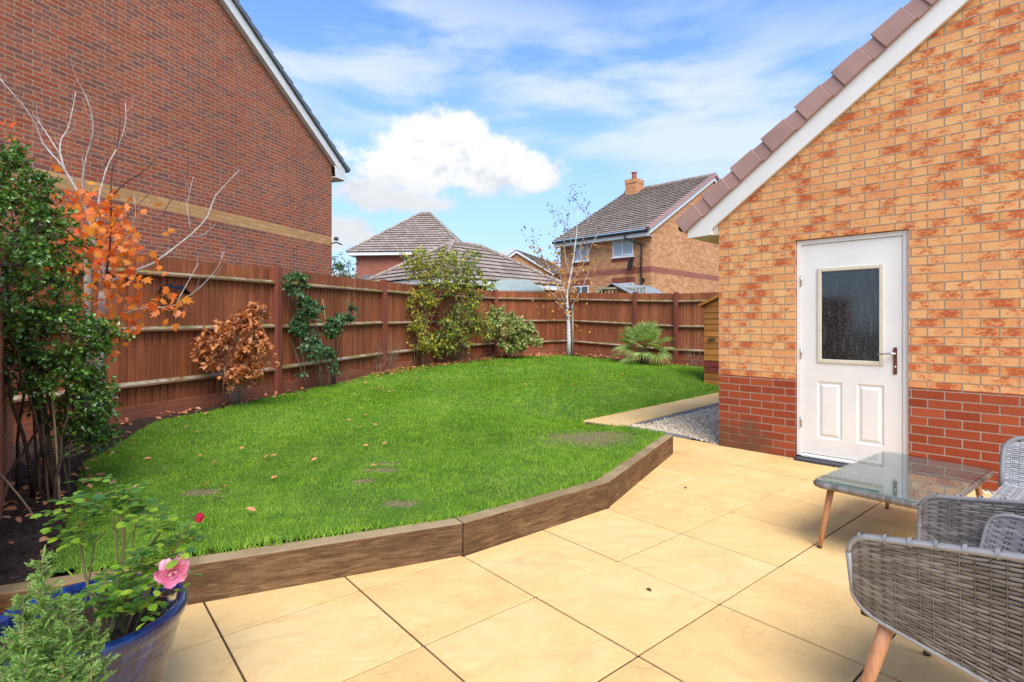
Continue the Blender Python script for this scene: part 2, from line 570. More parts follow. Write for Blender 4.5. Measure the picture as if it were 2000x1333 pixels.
M['fence_board'] = wood('stained_fence_board', (.20, .058, .022), (.32, .097, .038), (.43, .155, .066))
M['fence_post'] = wood('stained_fence_post', (.13, .035, .02), (.19, .052, .03), (.27, .085, .05))
M['fence_rail'] = wood('weathered_arris_rail', (.12, .055, .03), (.21, .10, .055), (.34, .20, .13), along='X', top_tint=((.40, .34, .25), (.20, .22, .055), 9.0, 0.36))  # pale lichen and green moss on upward faces
M['gravel_board'] = wood('stained_gravel_board', (.15, .05, .028), (.23, .075, .04), (.31, .12, .07), along='X')
M['sleeper'] = wood('brown_sleeper', (.045, .023, .010), (.14, .072, .030), (.29, .17, .08), along='X', knots=True, bmp=1.0, ringscale=16.0, st=1.1,
                    top_tint=((.40, .28, .15), (.28, .19, .09), 14.0, 0.15))  # upward faces tinted a lighter tan brown
M['shed_wood'] = wood('orange_stained_cladding', (.30, .105, .025), (.44, .17, .04), (.56, .25, .07), along='X')
M['shed_red'] = wood('red_brown_stained_board', (.16, .035, .02), (.22, .05, .03), (.27, .07, .04), along='X')
M['beech'] = wood('turned_beech_leg', (.46, .20, .10), (.56, .27, .14), (.64, .34, .19), knots=False, isl=False, rough=0.4, bmp=0.1)
M['cane'] = wood('bamboo_cane', (.30, .19, .10), (.40, .27, .15), (.48, .34, .2), knots=False)
M['stake'] = wood('grey_timber_stake', (.22, .19, .15), (.30, .26, .21), (.38, .33, .27), knots=False)
M['trellis'] = wood('mossy_grey_trellis', (.20, .18, .12), (.28, .27, .17), (.36, .35, .24), along='X')


def bark(name, c1, c2, marks=None):
    m, t, b, o = mat_new(name)
    oc = objco(t)
    k = t.noise(oc, 25.0, 5.0, 0.65)
    c = t.ramp(k, [(0.35, c1), (0.65, c2)])
    if marks:
        s = t.noise(t.scale(oc, (1, 1, 6)), 7.0, 4.0, 0.7)
        c = t.mix(t.mr(s, 0.56, 0.64), c, marks)
    t.put(b.inputs['Base Color'], c)
    b.inputs['Roughness'].default_value = 0.8
    bump(t, b, k, 0.5, 0.004)
    return m


M['bark_dark'] = bark('dark_bark', (.045, .026, .016), (.115, .07, .042))
M['bark_grey'] = bark('grey_bark', (.17, .14, .11), (.34, .29, .24))
M['bark_pale'] = bark('pale_silvery_bark', (.30, .25, .22), (.60, .54, .50))
M['bark_birch'] = bark('white_birch_bark', (.62, .58, .54), (.82, .80, .76), marks=(.13, .11, .10))
M['bark_red'] = bark('dark_red_twig', (.09, .03, .028), (.17, .065, .05))
M['bark_green'] = bark('green_rose_stem', (.10, .11, .03), (.20, .17, .06))
M['bark_tan'] = bark('tan_twig', (.17, .10, .06), (.32, .21, .13))


def leafmat(name, stops, rough=0.45, trans=0.35, spec=0.5, tcol=None, posscale=3.0, mottle=None):
    m, t, b, o = mat_new(name)
    ri = geo(t, 'Random Per Island')
    oc = objco(t)
    k = t.m('ADD', t.m('MULTIPLY', ri, 0.7), t.m('MULTIPLY', t.noise(oc, posscale, 3.0), 0.3))
    if mottle:
        k = t.m('ADD', t.m('MULTIPLY', ri, 0.42), t.m('ADD', t.m('MULTIPLY', t.noise(oc, posscale, 3.0), 0.28), t.m('MULTIPLY', t.mr(t.noise(oc, mottle, 4.0, .7), .3, .7), 0.30)))
    c = t.ramp(k, stops)
    c = t.mix(0.25, c, t.ramp(t.noise(oc, 90.0, 2.0), [(0.3, (.3, .3, .3)), (.7, (.7, .7, .7))]), 'OVERLAY')
    t.put(b.inputs['Base Color'], c)
    b.inputs['Roughness'].default_value = rough
    b.inputs['Specular IOR Level'].default_value = spec
    tr = t.new('ShaderNodeBsdfTranslucent')
    t.put(tr.inputs[0], t.mix(1.0, c, tcol or (1.3, 1.35, 0.8), 'MULTIPLY'))
    mx = t.new('ShaderNodeMixShader')
    mx.inputs[0].default_value = trans
    t.l.new(b.outputs[0], mx.inputs[1])
    t.l.new(tr.outputs[0], mx.inputs[2])
    t.l.new(mx.outputs[0], o.inputs[0])
    return m


M['leaf_glossy'] = leafmat('glossy_dark_green_leaf', [(0.1, (.05, .12, .02)), (.5, (.10, .22, .035)), (.8, (.20, .36, .05)), (.95, (.36, .50, .08))], 0.22, 0.25, 0.7)
M['leaf_orange'] = leafmat('orange_autumn_leaf', [(0.1, (.84, .13, .03)), (.4, (.92, .24, .04)), (.65, (.95, .38, .045)), (.8, (.95, .30, .10)), (.95, (.95, .44, .28))], 0.5, 0.45, 0.4, (1.1, .9, .7))
M['leaf_copper'] = leafmat('copper_brown_leaf', [(0.1, (.28, .085, .03)), (.4, (.55, .19, .06)), (.7, (.72, .31, .11)), (.95, (.82, .46, .22))], 0.5, 0.25, 0.4, (1.1, .9, .7))
M['leaf_rose'] = leafmat('blue_green_rose_leaf', [(0.1, (.05, .12, .045)), (.5, (.09, .20, .075)), (.85, (.16, .30, .11)), (.97, (.40, .38, .05))], 0.32, 0.3, 0.6)
M['leaf_potrose'] = leafmat('fresh_green_rose_leaf', [(0.1, (.035, .11, .03)), (.4, (.08, .20, .035)), (.7, (.20, .38, .035)), (.95, (.38, .52, .04))], 0.35, 0.4, 0.5)
M['leaf_yellow'] = leafmat('yellow_green_leaf', [(0.1, (.34, .36, .05)), (.5, (.60, .54, .08)), (.8, (.78, .64, .11)), (.95, (.45, .48, .08))], 0.45, 0.4)
M['leaf_mid'] = leafmat('mid_green_leaf', [(0.1, (.06, .13, .03)), (.5, (.13, .24, .045)), (.8, (.22, .34, .065)), (.95, (.42, .47, .08))], 0.4, 0.35)
M['leaf_varieg'] = leafmat('variegated_cream_green_leaf', [(0.1, (.10, .18, .04)), (.4, (.24, .32, .07)), (.55, (.62, .60, .24)), (.95, (.80, .74, .40))], 0.4, 0.35)
M['leaf_birch'] = leafmat('yellow_orange_birch_leaf', [(0.1, (.55, .20, .04)), (.5, (.80, .38, .06)), (.95, (.85, .52, .12))], 0.5, 0.4, 0.4, (1.1, 1, .7))
M['leaf_dry'] = leafmat('small_dark_dry_leaf', [(0.1, (.05, .03, .02)), (.6, (.12, .06, .03)), (.95, (.3, .14, .06))], 0.6, 0.2)
M['leaf_palm'] = leafmat('palm_frond_green', [(0.1, (.16, .26, .06)), (.5, (.34, .46, .12)), (.8, (.52, .60, .18)), (.95, (.66, .62, .26))], 0.4, 0.3)
M['leaf_conifer'] = leafmat('grey_green_conifer', [(0.1, (.10, .23, .045)), (.5, (.21, .39, .08)), (.9, (.38, .55, .14))], 0.55, 0.25, posscale=14)
M['leaf_fallen'] = leafmat('fallen_orange_leaf', [(0.1, (.48, .13, .05)), (.5, (.66, .26, .10)), (.8, (.72, .38, .20)), (.95, (.60, .09, .05))], 0.6, 0.1, 0.3, (1, .9, .7))
M['petal'] = leafmat('pink_rose_petal', [(0.1, (.80, .20, .42)), (.5, (.90, .40, .54)), (.95, (.95, .66, .70))], 0.5, 0.35, 0.3, (1.1, .7, .8))
M['petal_red'] = leafmat('red_pink_bud', [(0.1, (.62, .02, .06)), (.95, (.80, .08, .18))], 0.5, 0.3, 0.3, (1.1, .6, .6))
M['grass'] = leafmat('mown_grass_blade', [(0.12, (.075, .19, .014)), (.36, (.175, .36, .022)), (.58, (.28, .47, .036)), (.78, (.43, .56, .07)), (.93, (.58, .58, .22)), (1, (.64, .56, .32))], 0.5, 0.35, 0.35, (1.25, 1.4, .6), posscale=1.3, mottle=5.0)


def ground_mat(name, cols, rough=0.95, sc1=5.0, sc2=40.0, bs=1.0, bd=0.02, patch=None):
    m, t, b, o = mat_new(name)
    oc = objco(t)
    a = t.noise(oc, sc1, 6.0, 0.65)
    c = t.noise(oc, sc2, 4.0, 0.7)
    k = t.m('ADD', t.m('MULTIPLY', a, 0.5), t.m('MULTIPLY', c, 0.5))
    cc = t.ramp(k, cols)
    t.put(b.inputs['Base Color'], cc)
    b.inputs['Roughness'].default_value = rough
    b.inputs['Specular IOR Level'].default_value = 0.2
    bump(t, b, k, bs, bd)
    return m


M['soil'] = ground_mat('dark_garden_soil', [(.35, (.022, .013, .008)), (.5, (.055, .032, .020)), (.66, (.11, .07, .045))])
M['ground'] = ground_mat('far_ground', [(.35, (.10, .10, .06)), (.65, (.16, .15, .10))], sc1=0.5, sc2=4)
M['bed_sand'] = ground_mat('jointing_sand', [(.35, (.07, .042, .022)), (.65, (.14, .09, .05))])
M['compost'] = ground_mat('pot_compost', [(.35, (.02, .011, .008)), (.5, (.055, .03, .02)), (.66, (.12, .07, .045))], sc1=30, sc2=150)


def slabmat():
    m, t, b, o = mat_new('buff_riven_slab')
    oc = objco(t)
    ri = geo(t, 'Random Per Island')
    a = t.noise(oc, 1.6, 4.0, 0.6)
    f = t.noise(oc, 160.0, 3.0, 0.7)
    s = t.noise(oc, 7.0, 6.0, 0.7)
    k = t.m('ADD', t.m('MULTIPLY', a, 0.50), t.m('ADD', t.m('MULTIPLY', ri, 0.13), t.m('MULTIPLY', s, 0.36)))
    c = t.ramp(k, [(0.30, (.70, .43, .165)), (0.5, (.79, .52, .215)), (0.7, (.84, .60, .29))])
    c = t.mix(0.3, c, t.ramp(f, [(0.35, (.36, .36, .36)), (0.65, (.62, .62, .62))]), 'OVERLAY')
    st = t.noise(oc, 2.7, 6.0, 0.72, 0.8)
    c = t.mix(t.m('MULTIPLY', t.mr(st, 0.5, 0.75), 0.55), c, (.56, .35, .15))
    t.put(b.inputs['Base Color'], c)
    b.inputs['Roughness'].default_value = 0.85
    b.inputs['Specular IOR Level'].default_value = 0.15
    of = t.new('ShaderNodeVectorMath', operation='ADD')
    t.l.new(oc, of.inputs[0])
    t.l.new(t.vec(t.m('MULTIPLY', ri, 50.0), 0.0, 0.0), of.inputs[1])
    rv = t.noise(of.outputs[0], 3.2, 4.0, 0.5, 1.6)
    led = t.m('FRACT', t.m('MULTIPLY', rv, 3.0))
    hgt = t.m('ADD', t.m('ADD', t.m('MULTIPLY', rv, 1.5), t.m('MULTIPLY', t.mr(led, 0.0, 0.12), 0.12)), t.m('MULTIPLY', f, 0.05))
    bump(t, b, hgt, 0.8, 0.011)
    return m


M['slab'] = slabmat()


def wicker(name, stops):
    m, t, b, o = mat_new(name)
    ri = geo(t, 'Random Per Island')
    oc = objco(t)
    c = t.ramp(t.m('ADD', t.m('MULTIPLY', ri, .65), t.m('MULTIPLY', t.noise(oc, 22.0, 3.0), .35)), stops)
    t.put(b.inputs['Base Color'], c)
    b.inputs['Roughness'].default_value = 0.36
    b.inputs['Specular IOR Level'].default_value = 0.55
    return m


M['wicker'] = wicker('grey_brown_wicker', [(0.1, (.10, .082, .068)), (.45, (.165, .140, .120)), (.7, (.23, .20, .178)), (.95, (.30, .27, .25))])
M['wicker_skylit'] = wicker('skylit_grey_wicker', [(0.1, (.27, .255, .25)), (.5, (.38, .365, .36)), (.95, (.50, .49, .48))])  # lighter copy of the wicker: sky light on upturned faces put into the colour
M['wicker_rim'] = wicker('pale_grey_wicker_edge', [(0.2, (.22, .205, .195)), (.9, (.34, .325, .315))])
M['wicker_back'] = plain('wicker_backing', (.03, .025, .022), 0.8)


def glazemat():
    m, t, b, o = mat_new('blue_ceramic_glaze')
    oc = objco(t)
    z = t.sep(oc)[2]
    dr = t.noise(t.scale(oc, (1, 1, .22)), 26.0, 5.0, 0.65, 0.5)
    lo = t.noise(t.scale(oc, (1, 1, .5)), 6.0, 4.0, 0.6)
    c = t.ramp(t.m('ADD', t.m('MULTIPLY', dr, .55), t.m('MULTIPLY', lo, .45)), [(.40, (.005, .008, .035)), (.5, (.010, .020, .11)), (.58, (.04, .07, .24)), (.70, (.26, .28, .42))])
    c = t.mix(t.mr(z, 0.372, 0.392), c, t.ramp(dr, [(.35, (.003, .010, .06)), (.65, (.008, .036, .22))]))
    t.put(b.inputs['Base Color'], c)
    b.inputs['Roughness'].default_value = 0.13
    b.inputs['Coat Weight'].default_value = 0.6
    b.inputs['Coat Roughness'].default_value = 0.05
    bump(t, b, dr, 0.12, 0.01)
    return m


M['glaze'] = glazemat()


def glassmat(name, c, rough=0.03, bs=0.0, bscale=60.0, trans=0.0, spec=0.8):
    m, t, b, o = mat_new(name)
    b.inputs['Base Color'].default_value = (*c, 1)
    b.inputs['Roughness'].default_value = rough
    b.inputs['Specular IOR Level'].default_value = spec
    b.inputs['Transmission Weight'].default_value = trans
    if bs: bump(t, b, t.noise(objco(t), bscale, 2.0), bs, 0.003)
    return m


def doorglass():
    m, t, b, o = mat_new('rain_flecked_dark_glass')
    oc = objco(t)
    sp = t.mr(t.noise(oc, 150.0, 3.0, .7), .58, .68)
    st = t.mr(t.noise(t.scale(oc, (1, 1, .12)), 40.0, 3.0), .5, .75)
    t.put(b.inputs['Base Color'], t.mix(t.m('ADD', t.m('MULTIPLY', sp, .55), t.m('MULTIPLY', st, .12), clamp=True), (.016, .017, .018), (.30, .31, .31)))
    t.put(b.inputs['Roughness'], t.m('ADD', t.m('MULTIPLY', sp, .5), .04))
    b.inputs['Specular IOR Level'].default_value = 1.0
    bump(t, b, t.noise(oc, 60.0, 2.0), .07, .003)
    return m


M['door_glass'] = doorglass()
M['window_glass'] = glassmat('window_glass', (.05, .06, .07), 0.03, 0, spec=1.0)
M['pale_glass'] = glassmat('pale_curtained_glass', (.42, .47, .48), 0.05)
M['lens'] = glassmat('clear_plastic_lens', (.9, .92, .92), 0.05, 0, trans=0.9)


def thin_glass():
    m, t, b, o = mat_new('clear_table_glass')
    tr = t.new('ShaderNodeBsdfTransparent')
    tr.inputs[0].default_value = (.80, .88, .86, 1)
    gl = t.new('ShaderNodeBsdfGlossy')
    gl.inputs['Roughness'].default_value = 0.02
    fr = t.new('ShaderNodeFresnel')
    fr.inputs['IOR'].default_value = 1.52
    mx = t.new('ShaderNodeMixShader')
    t.l.new(t.m('MULTIPLY', fr.outputs[0], t.m('MULTIPLY', t.m('SUBTRACT', 1.0, geo(t, 'Backfacing')), 1.7), clamp=True), mx.inputs[0])
    t.l.new(tr.outputs[0], mx.inputs[1])
    t.l.new(gl.outputs[0], mx.inputs[2])
    t.l.new(mx.outputs[0], o.inputs[0])
    return m


M['table_glass'] = thin_glass()


def pebblemat():
    m, t, b, o = mat_new('cream_gravel_stone')
    ri = geo(t, 'Random Per Island')
    t.put(b.inputs['Base Color'], t.ramp(ri, [(0, (.34, .24, .14)), (.2, (.66, .51, .33)), (.6, (.86, .71, .50)), (.9, (.92, .82, .64)), (1, (.52, .36, .2))]))
    b.inputs['Roughness'].default_value = 0.9
    b.inputs['Specular IOR Level'].default_value = 0.1
    return m


M['pebble'] = pebblemat()

# ------------------------------------------------------------------ layout of the garden
TIP = (0.963, 7.29)                       # where the lawn meets the left end of the path
PATH_FAR = (5.6, 12.0)
p1 = G(-250, 1203, .18)
slp = [G(-330, 1214, .18), (-.274, 3.05), (.681, 3.838), (1.625, 5.468)]   # front foot of the timber edging
E1 = (0.86, 6.30)


def smooth(a, b, x):
    t = np.clip((x - a) / (b - a), 0, 1)
    return t * t * (3 - 2 * t)


def segdist(x, y, a, b):
    ax, ay = a
    bx, by = b
    dx, dy = bx - ax, by - ay
    t = np.clip(((x - ax) * dx + (y - ay) * dy) / (dx * dx + dy * dy), 0, 1)
    return np.hypot(x - ax - t * dx, y - ay - t * dy)


def lawn_h(x, y):
    x = np.asarray(x, float)
    y = np.asarray(y, float)
    d = segdist(x, y, TIP, PATH_FAR)
    h = 0.012 + 0.168 * smooth(0.0, 1.6, d)
    h = h + 0.17 * np.clip((y - 6.0) / 10.5, 0, 1.1) * smooth(5.5, 1.5, x) * smooth(0.0, 3.0, d)
    h = h + 0.008 * np.sin(x * 2.1 + 1) * np.sin(y * 1.7) * smooth(0.0, 1.0, d)
    return h


def inside(poly, x, y):
    x = np.asarray(x)
    r = np.zeros(x.shape, bool)
    n = len(poly)
    for i in range(n):
        xa, ya = poly[i]
        xb, yb = poly[(i + 1) % n]
        c = ((ya > y) != (yb > y)) & (x < (xb - xa) * (y - ya) / (yb - ya + 1e-12) + xa)
        r ^= c
    return r


def offs(a, b, w):
    """point pair a,b shifted by w to the left of a->b"""
    d = Vector((b[0] - a[0], b[1] - a[1])).normalized()
    n = Vector((-d.y, d.x)) * w
    return (a[0] + n.x, a[1] + n.y), (b[0] + n.x, b[1] + n.y)


def isect(a, b, c, d):
    x1, y1, x2, y2 = *a, *b
    x3, y3, x4, y4 = *c, *d
    D = (x1 - x2) * (y3 - y4) - (y1 - y2) * (x3 - x4)
    t = ((x1 - x3) * (y3 - y4) - (y1 - y3) * (x3 - x4)) / D
    return (x1 + t * (x2 - x1), y1 + t * (y2 - y1))


TH = 0.10
s1, s2, s3 = offs(slp[0], slp[1], TH), offs(slp[1], slp[2], TH), offs(slp[2], slp[3], TH)
back = [s1[0], isect(*s1, *s2), isect(*s2, *s3), s3[1]]

edge_px = [(97, 1114), (118, 1060), (148, 965), (160, 905), (215, 876), (262, 846), (310, 822), (425, 803), (540, 777), (650, 757), (745, 735), (850, 716)]
LAWN = [G(px, py, .19) for px, py in edge_px] + [G(960, 702, .3), G(1110, 696, .34), G(1222, 705, .30), (4.75, 14.2), (6.6, 12.7), PATH_FAR, TIP, E1, back[3], back[2], back[1]]
FENCE_L = [(-5.62, 2.8), (-4.66, 5.87), (-3.73, 8.5), (-2.81, 11.68), (-1.98, 13.8), (-.52, 16.1), (1.85, 17.55)]
FENCE_R = [(1.85, 17.55), (3.63, 15.85), (4.56, 14.97), (7.1, 12.55)]
GARDEN = [(-5.9, 2.0)] + FENCE_L + FENCE_R[1:] + [PATH_FAR, TIP, E1, back[3], back[2], back[1], back[0], (-4.6, 1.5)]


def clipgrid(name, poly, step, mat, hf, kind):
    xs = [p[0] for p in poly]
    ys = [p[1] for p in poly]
    gx = np.arange(min(xs) - step, max(xs) + 2 * step, step)
    gy = np.arange(min(ys) - step, max(ys) + 2 * step, step)
    XX, YY = np.meshgrid(gx, gy)
    ZZ = hf(XX, YY)
    nx, ny = len(gx), len(gy)
    idx = np.arange(nx * ny).reshape(ny, nx)
    cx, cy = (XX[:-1, :-1] + step / 2), (YY[:-1, :-1] + step / 2)
    keep = inside(poly, cx, cy)
    q = np.stack([idx[:-1, :-1][keep], idx[:-1, 1:][keep], idx[1:, 1:][keep], idx[1:, :-1][keep]], 1)
    used = np.unique(q)
    mp = np.zeros(nx * ny, int)
    mp[used] = np.arange(len(used))
    V = np.stack([XX.ravel(), YY.ravel(), ZZ.ravel()], 1)[used]
    o = npmesh(name, V, [mp[q]], mat, smooth=True)
    return tag(o, kind='structure')


def bed_h(x, y):
    n = 0.012 * np.sin(x * 9.1) * np.sin(y * 7.7) + 0.010 * np.sin(x * 23 + y * 11) + 0.008 * np.sin(x * 37 - y * 41)
    return lawn_h(x, y) - 0.022 + n


gd = MB()
gd.add([(-400, -60, -0.09), (400, -60, -0.09), (400, 700, -0.09), (-400, 700, -0.09)], [(0, 1, 2, 3)])
tag(gd.build('ground', M['ground']), kind='structure')
clipgrid('soil', GARDEN, 0.06, M['soil'], bed_h, 'structure')

# bare, worn places in the lawn: centre x, y, radii
BARE = []
for (px, py, rx, ry) in [(1135, 858, .36, .24), (1185, 850, .22, .12), (745, 918, .16, .08), (785, 985, .12, .06), (395, 962, .16, .07), (712, 940, .10, .05), (760, 905, .12, .05)]:
    x, y = G(px, py, .18)
    BARE.append((x, y, rx * (1.25 if rx > .2 else .9), ry * (1.5 if rx > .2 else 1.1)))


def lawnmat():
    m, t, b, o = mat_new('lawn_base')
    oc = objco(t)
    k = t.m('ADD', t.m('MULTIPLY', t.noise(oc, 4.0, 5.0), .5), t.m('MULTIPLY', t.noise(oc, 40.0, 4.0, .7), .5))
    g = t.ramp(k, [(.35, (.05, .085, .015)), (.52, (.08, .15, .02)), (.68, (.12, .22, .03))])
    e = t.ramp(t.noise(oc, 60.0, 5.0, .75), [(.35, (.09, .06, .025)), (.5, (.22, .16, .08)), (.65, (.40, .32, .18))])
    x, y, _ = t.sep(oc)
    best = None
    for bx, by, rx, ry in BARE:
        dx = t.m('DIVIDE', t.m('SUBTRACT', x, bx), rx)
        dy = t.m('DIVIDE', t.m('SUBTRACT', y, by), ry)
        d = t.m('SQRT', t.m('ADD', t.m('MULTIPLY', dx, dx), t.m('MULTIPLY', dy, dy)))
        best = d if best is None else t.m('MINIMUM', best, d)
    d = t.m('ADD', best, t.m('MULTIPLY', t.m('SUBTRACT', t.noise(oc, 14.0, 5.0, .7), .5), 2.6))
    t.put(b.inputs['Base Color'], t.mix(t.m('MULTIPLY', t.mr(d, 1.35, .6), .85), g, e))
    b.inputs['Roughness'].default_value = .95
    b.inputs['Specular IOR Level'].default_value = .2
    bump(t, b, k, 1.0, .02)
    return m


def wornness(x, y):
    r = np.zeros_like(x)
    for bx, by, rx, ry in BARE:
        d = np.hypot((x - bx) / rx, (y - by) / ry)
        rag = .45 * np.sin(x * 31 + by + 2 * np.sin(y * 13)) * np.sin(y * 27 + 2 * np.sin(x * 17)) + .35 * np.sin(x * 67 + y * 23) * np.sin(y * 71 - x * 31)
        r = np.maximum(r, 1 - smooth(0.25, 1.3, d + rag))
    return r


def make_grass():
    P_, L_, W_ = [], [], []
    for (d0, d1, dens, hgt, wid) in [(0, 3.6, 21000, .020, .0025), (3.6, 5, 14000, .023, .0034), (5, 7, 7000, .029, .0052), (7, 10, 3800, .033, .0076), (10, 14, 1800, .038, .012), (14, 20, 950, .042, .017)]:
        xs = [p[0] for p in LAWN]
        ys = [p[1] for p in LAWN]
        x0, x1 = min(xs), max(xs)
        y0, y1 = max(min(ys), d0), min(max(ys), d1)
        if y1 <= y0: continue
        n = int((x1 - x0) * (y1 - y0) * dens)
        x = rng.uniform(x0, x1, n)
        y = rng.uniform(y0, y1, n)
        k = inside(LAWN, x, y) & (np.abs(x) < y * 1.02 + .3)
        # keep out of worn patches, thin out in streaks
        r_n = rng.uniform(size=n)
        patch = np.sin(x * 3.3 + np.sin(y * 2.1) * 2) * np.sin(y * 2.9 + np.sin(x * 1.7) * 2)
        k &= rng.uniform(size=n) > wornness(x, y) * 0.90
        x, y, patch = x[k], y[k], patch[k]
        n = len(x)
        P_.append(np.stack([x, y, lawn_h(x, y) - .003], 1))
        L_.append(hgt * rng.uniform(.5, 1.35, n) * (1 + .28 * patch) * (1 - .5 * wornness(x, y)))
        W_.append(wid * rng.uniform(.7, 1.3, n))
    # ragged fringe over the timber and along the path
    for a, b in zip([back[0], back[1], back[2], E1, TIP], [back[1], back[2], back[3], back[3], PATH_FAR]):
        ln = math.dist(a, b)
        n = int(ln * 420)
        t = rng.uniform(0, 1, n)
        x = a[0] + (b[0] - a[0]) * t + rng.normal(0, .014, n)
        y = a[1] + (b[1] - a[1]) * t + rng.normal(0, .014, n)
        k = (x > -1.95) | (y > 2.75)
        x, y = x[k], y[k]
        n = len(x)
        P_.append(np.stack([x, y, lawn_h(x, y) - .003], 1))
        L_.append(rng.uniform(.03, .06, n))
        W_.append(rng.uniform(.0035, .006, n) * (1 if b is not PATH_FAR else 1.8))
    P_ = np.concatenate(P_)
    L_ = np.concatenate(L_)
    W_ = np.concatenate(W_)
    n = len(P_)
    x, y = P_[:, 0], P_[:, 1]
    lean = np.stack([np.sin(x * 1.9 + y * .7) + .5 * np.sin(y * 5.1), np.cos(y * 1.6 - x) + .5 * np.sin(x * 4.3), np.zeros(n)], 1) * 0.28
    d = rng.normal(size=(n, 3)) * np.array([.55, .55, .25]) + np.array([0, 0, 1.0]) + lean
    d[:, 2] = np.abs(d[:, 2]) + .15
    o = scatter('grass', BLADE, P_, d, None, L_, W_, M['grass'])
    tag(o, 'short mown green grass of the lawn with worn brown patches', 'grass', kind='stuff')


clipgrid('lawn', LAWN, 0.05, lawnmat(), lawn_h, 'structure')
make_grass()

# timber edging: four sleepers and one thin board
lab = ['longest brown timber sleeper, its left end behind the blue pot', 'middle brown sleeper of the lawn edging, between two angled joints',
       'brown sleeper at the right end of the lawn edging nearest the garage']
for i in range(3):
    a, b = slp[i], slp[i + 1]
    ang = math.atan2(b[1] - a[1], b[0] - a[0])
    ln = math.dist(a, b)
    ba, bb = back[i], back[i + 1]

    def loc(q):
        dx, dy = q[0] - a[0], q[1] - a[1]
        return (dx * math.cos(ang) + dy * math.sin(ang), -dx * math.sin(ang) + dy * math.cos(ang))
    e0 = 0.0 if i == 0 else 0.003
    qa, qb = loc(ba), loc(bb)
    poly = [(e0, 0, -.04), (ln - .003, 0, -.04), (qb[0] - .003, qb[1], -.04), (qa[0] + e0, qa[1], -.04)]
    mb = MB().prism(poly, (0, 0, .225))
    o = mb.build('timber_sleeper', M['sleeper'], bevel=.006, seg=2)
    o.location = (a[0], a[1], 0)
    o.rotation_euler = (0, 0, ang)
    tag(o, lab[i], 'sleeper', 'timber sleepers edging the lawn')
a, b = (slp[3][0] - .02, slp[3][1] + .01), E1
ang = math.atan2(b[1] - a[1], b[0] - a[0])
o = MB().box((0, -.03, -.04), (math.dist(a, b), .02, .172)).build('edging_board', M['sleeper'], bevel=.004)
o.location = (a[0], a[1], 0)
o.rotation_euler = (0, 0, ang)
tag(o, 'thin brown edging board running from the sleeper end towards the path', 'edging board')

# ------------------------------------------------------------------ patio, path, gravel
d1 = Vector((.768, .641))
d2 = Vector((.642, -.767))
A0 = Vector((.111, 2.590))
S1, S2 = .611, .598


def gridpt(i, j): return A0 + d1 * (S1 * i) + d2 * (S2 * j)


def clip_poly(poly, a, b):
    """keep the part to the right of the line a->b"""
    out = []
    n = len(poly)
    sd_ = lambda p: (b[0] - a[0]) * (p[1] - a[1]) - (b[1] - a[1]) * (p[0] - a[0])
    for i in range(n):
        p, q = poly[i], poly[(i + 1) % n]
        sp, sq = sd_(p), sd_(q)
        if sp <= 0: out.append(p)
        if (sp < 0 < sq) or (sq < 0 < sp):
            t = sp / (sp - sq)
            out.append((p[0] + (q[0] - p[0]) * t, p[1] + (q[1] - p[1]) * t))
    return out


def slab(mb, poly, z, th=.035):
    if len(poly) < 3: return
    ar = 0
    for i in range(len(poly)):
        x1, y1 = poly[i]
        x2, y2 = poly[(i + 1) % len(poly)]
        ar += x1 * y2 - x2 * y1
    if abs(ar) < .004: return
    if ar < 0: poly = poly[::-1]
    mb.prism([(x, y, z - th) for x, y in poly], (0, 0, th))


pt = MB()
gap = .0046
CI = (.866, 6.3)
for i in range(-8, 6):
    for j in range(-9, 12):
        i1 = i + 1 if i < 5 else 6.1
        q = [gridpt(i, j) + (d1 + d2) * gap, gridpt(i1, j) + (-d1 + d2) * gap, gridpt(i1, j + 1) + (-d1 - d2) * gap, gridpt(i, j + 1) + (d1 - d2) * gap]
        poly = [(p.x, p.y) for p in q]
        cx = sum(p[0] for p in poly) / 4
        cy = sum(p[1] for p in poly) / 4
        if cy > 6.6 or math.hypot(cx, cy) > 7.5 or cx < -4.2: continue
        if all(inside(LAWN, np.array([px_]), np.array([py_]))[0] for px_, py_ in poly + [(cx, cy)]): continue
        slab(pt, poly, random.uniform(-.0015, .0015))
o = pt.build('patio', M['slab'], bevel=.0022)
tag(o, kind='structure')
mb = MB()
mb.add([(x, y, -.007) for x, y in ((-6, -4), (7, -4), tuple(gridpt(5.98, 8)), tuple(gridpt(5.98, -2.6)), tuple(gridpt(5.98, -5.2)), (1.62, 5.5), (.7, 3.8), (-.3, 3.0), (-4.5, 1.4))],
       [(0, 1, 2, 3, 4, 5, 6, 7, 8)])
tag(mb.build('patio_base', M['bed_sand']), kind='structure')
pth = MB()
pdir = Vector((PATH_FAR[0] - TIP[0], PATH_FAR[1] - TIP[1])).normalized()
pn = Vector((pdir.y, -pdir.x))
org = Vector(TIP) + pn * .012
# the board's continuation cuts the left end of the path on the skew
cutA, cutB = Vector(E1) + Vector((.03, .03)), Vector(E1) + Vector((.03, .03)) + (Vector(slp[3]) - Vector(E1))
for k in range(-3, 11):
    q = [org + pdir * (.6 * k + gap), org + pdir * (.6 * (k + 1) - gap), org + pdir * (.6 * (k + 1) - gap) + pn * .59, org + pdir * (.6 * k + gap) + pn * .59]
    poly = [(p.x, p.y) for p in q]
    poly = clip_poly(poly, tuple(cutB), tuple(cutA))
    if k < 0: poly = clip_poly(poly, TIP, E1) and clip_poly(poly, E1, TIP)
    if poly: slab(pth, poly, .018)
tag(pth.build('path', M['slab'], bevel=.0022), kind='structure')
eb = MB()
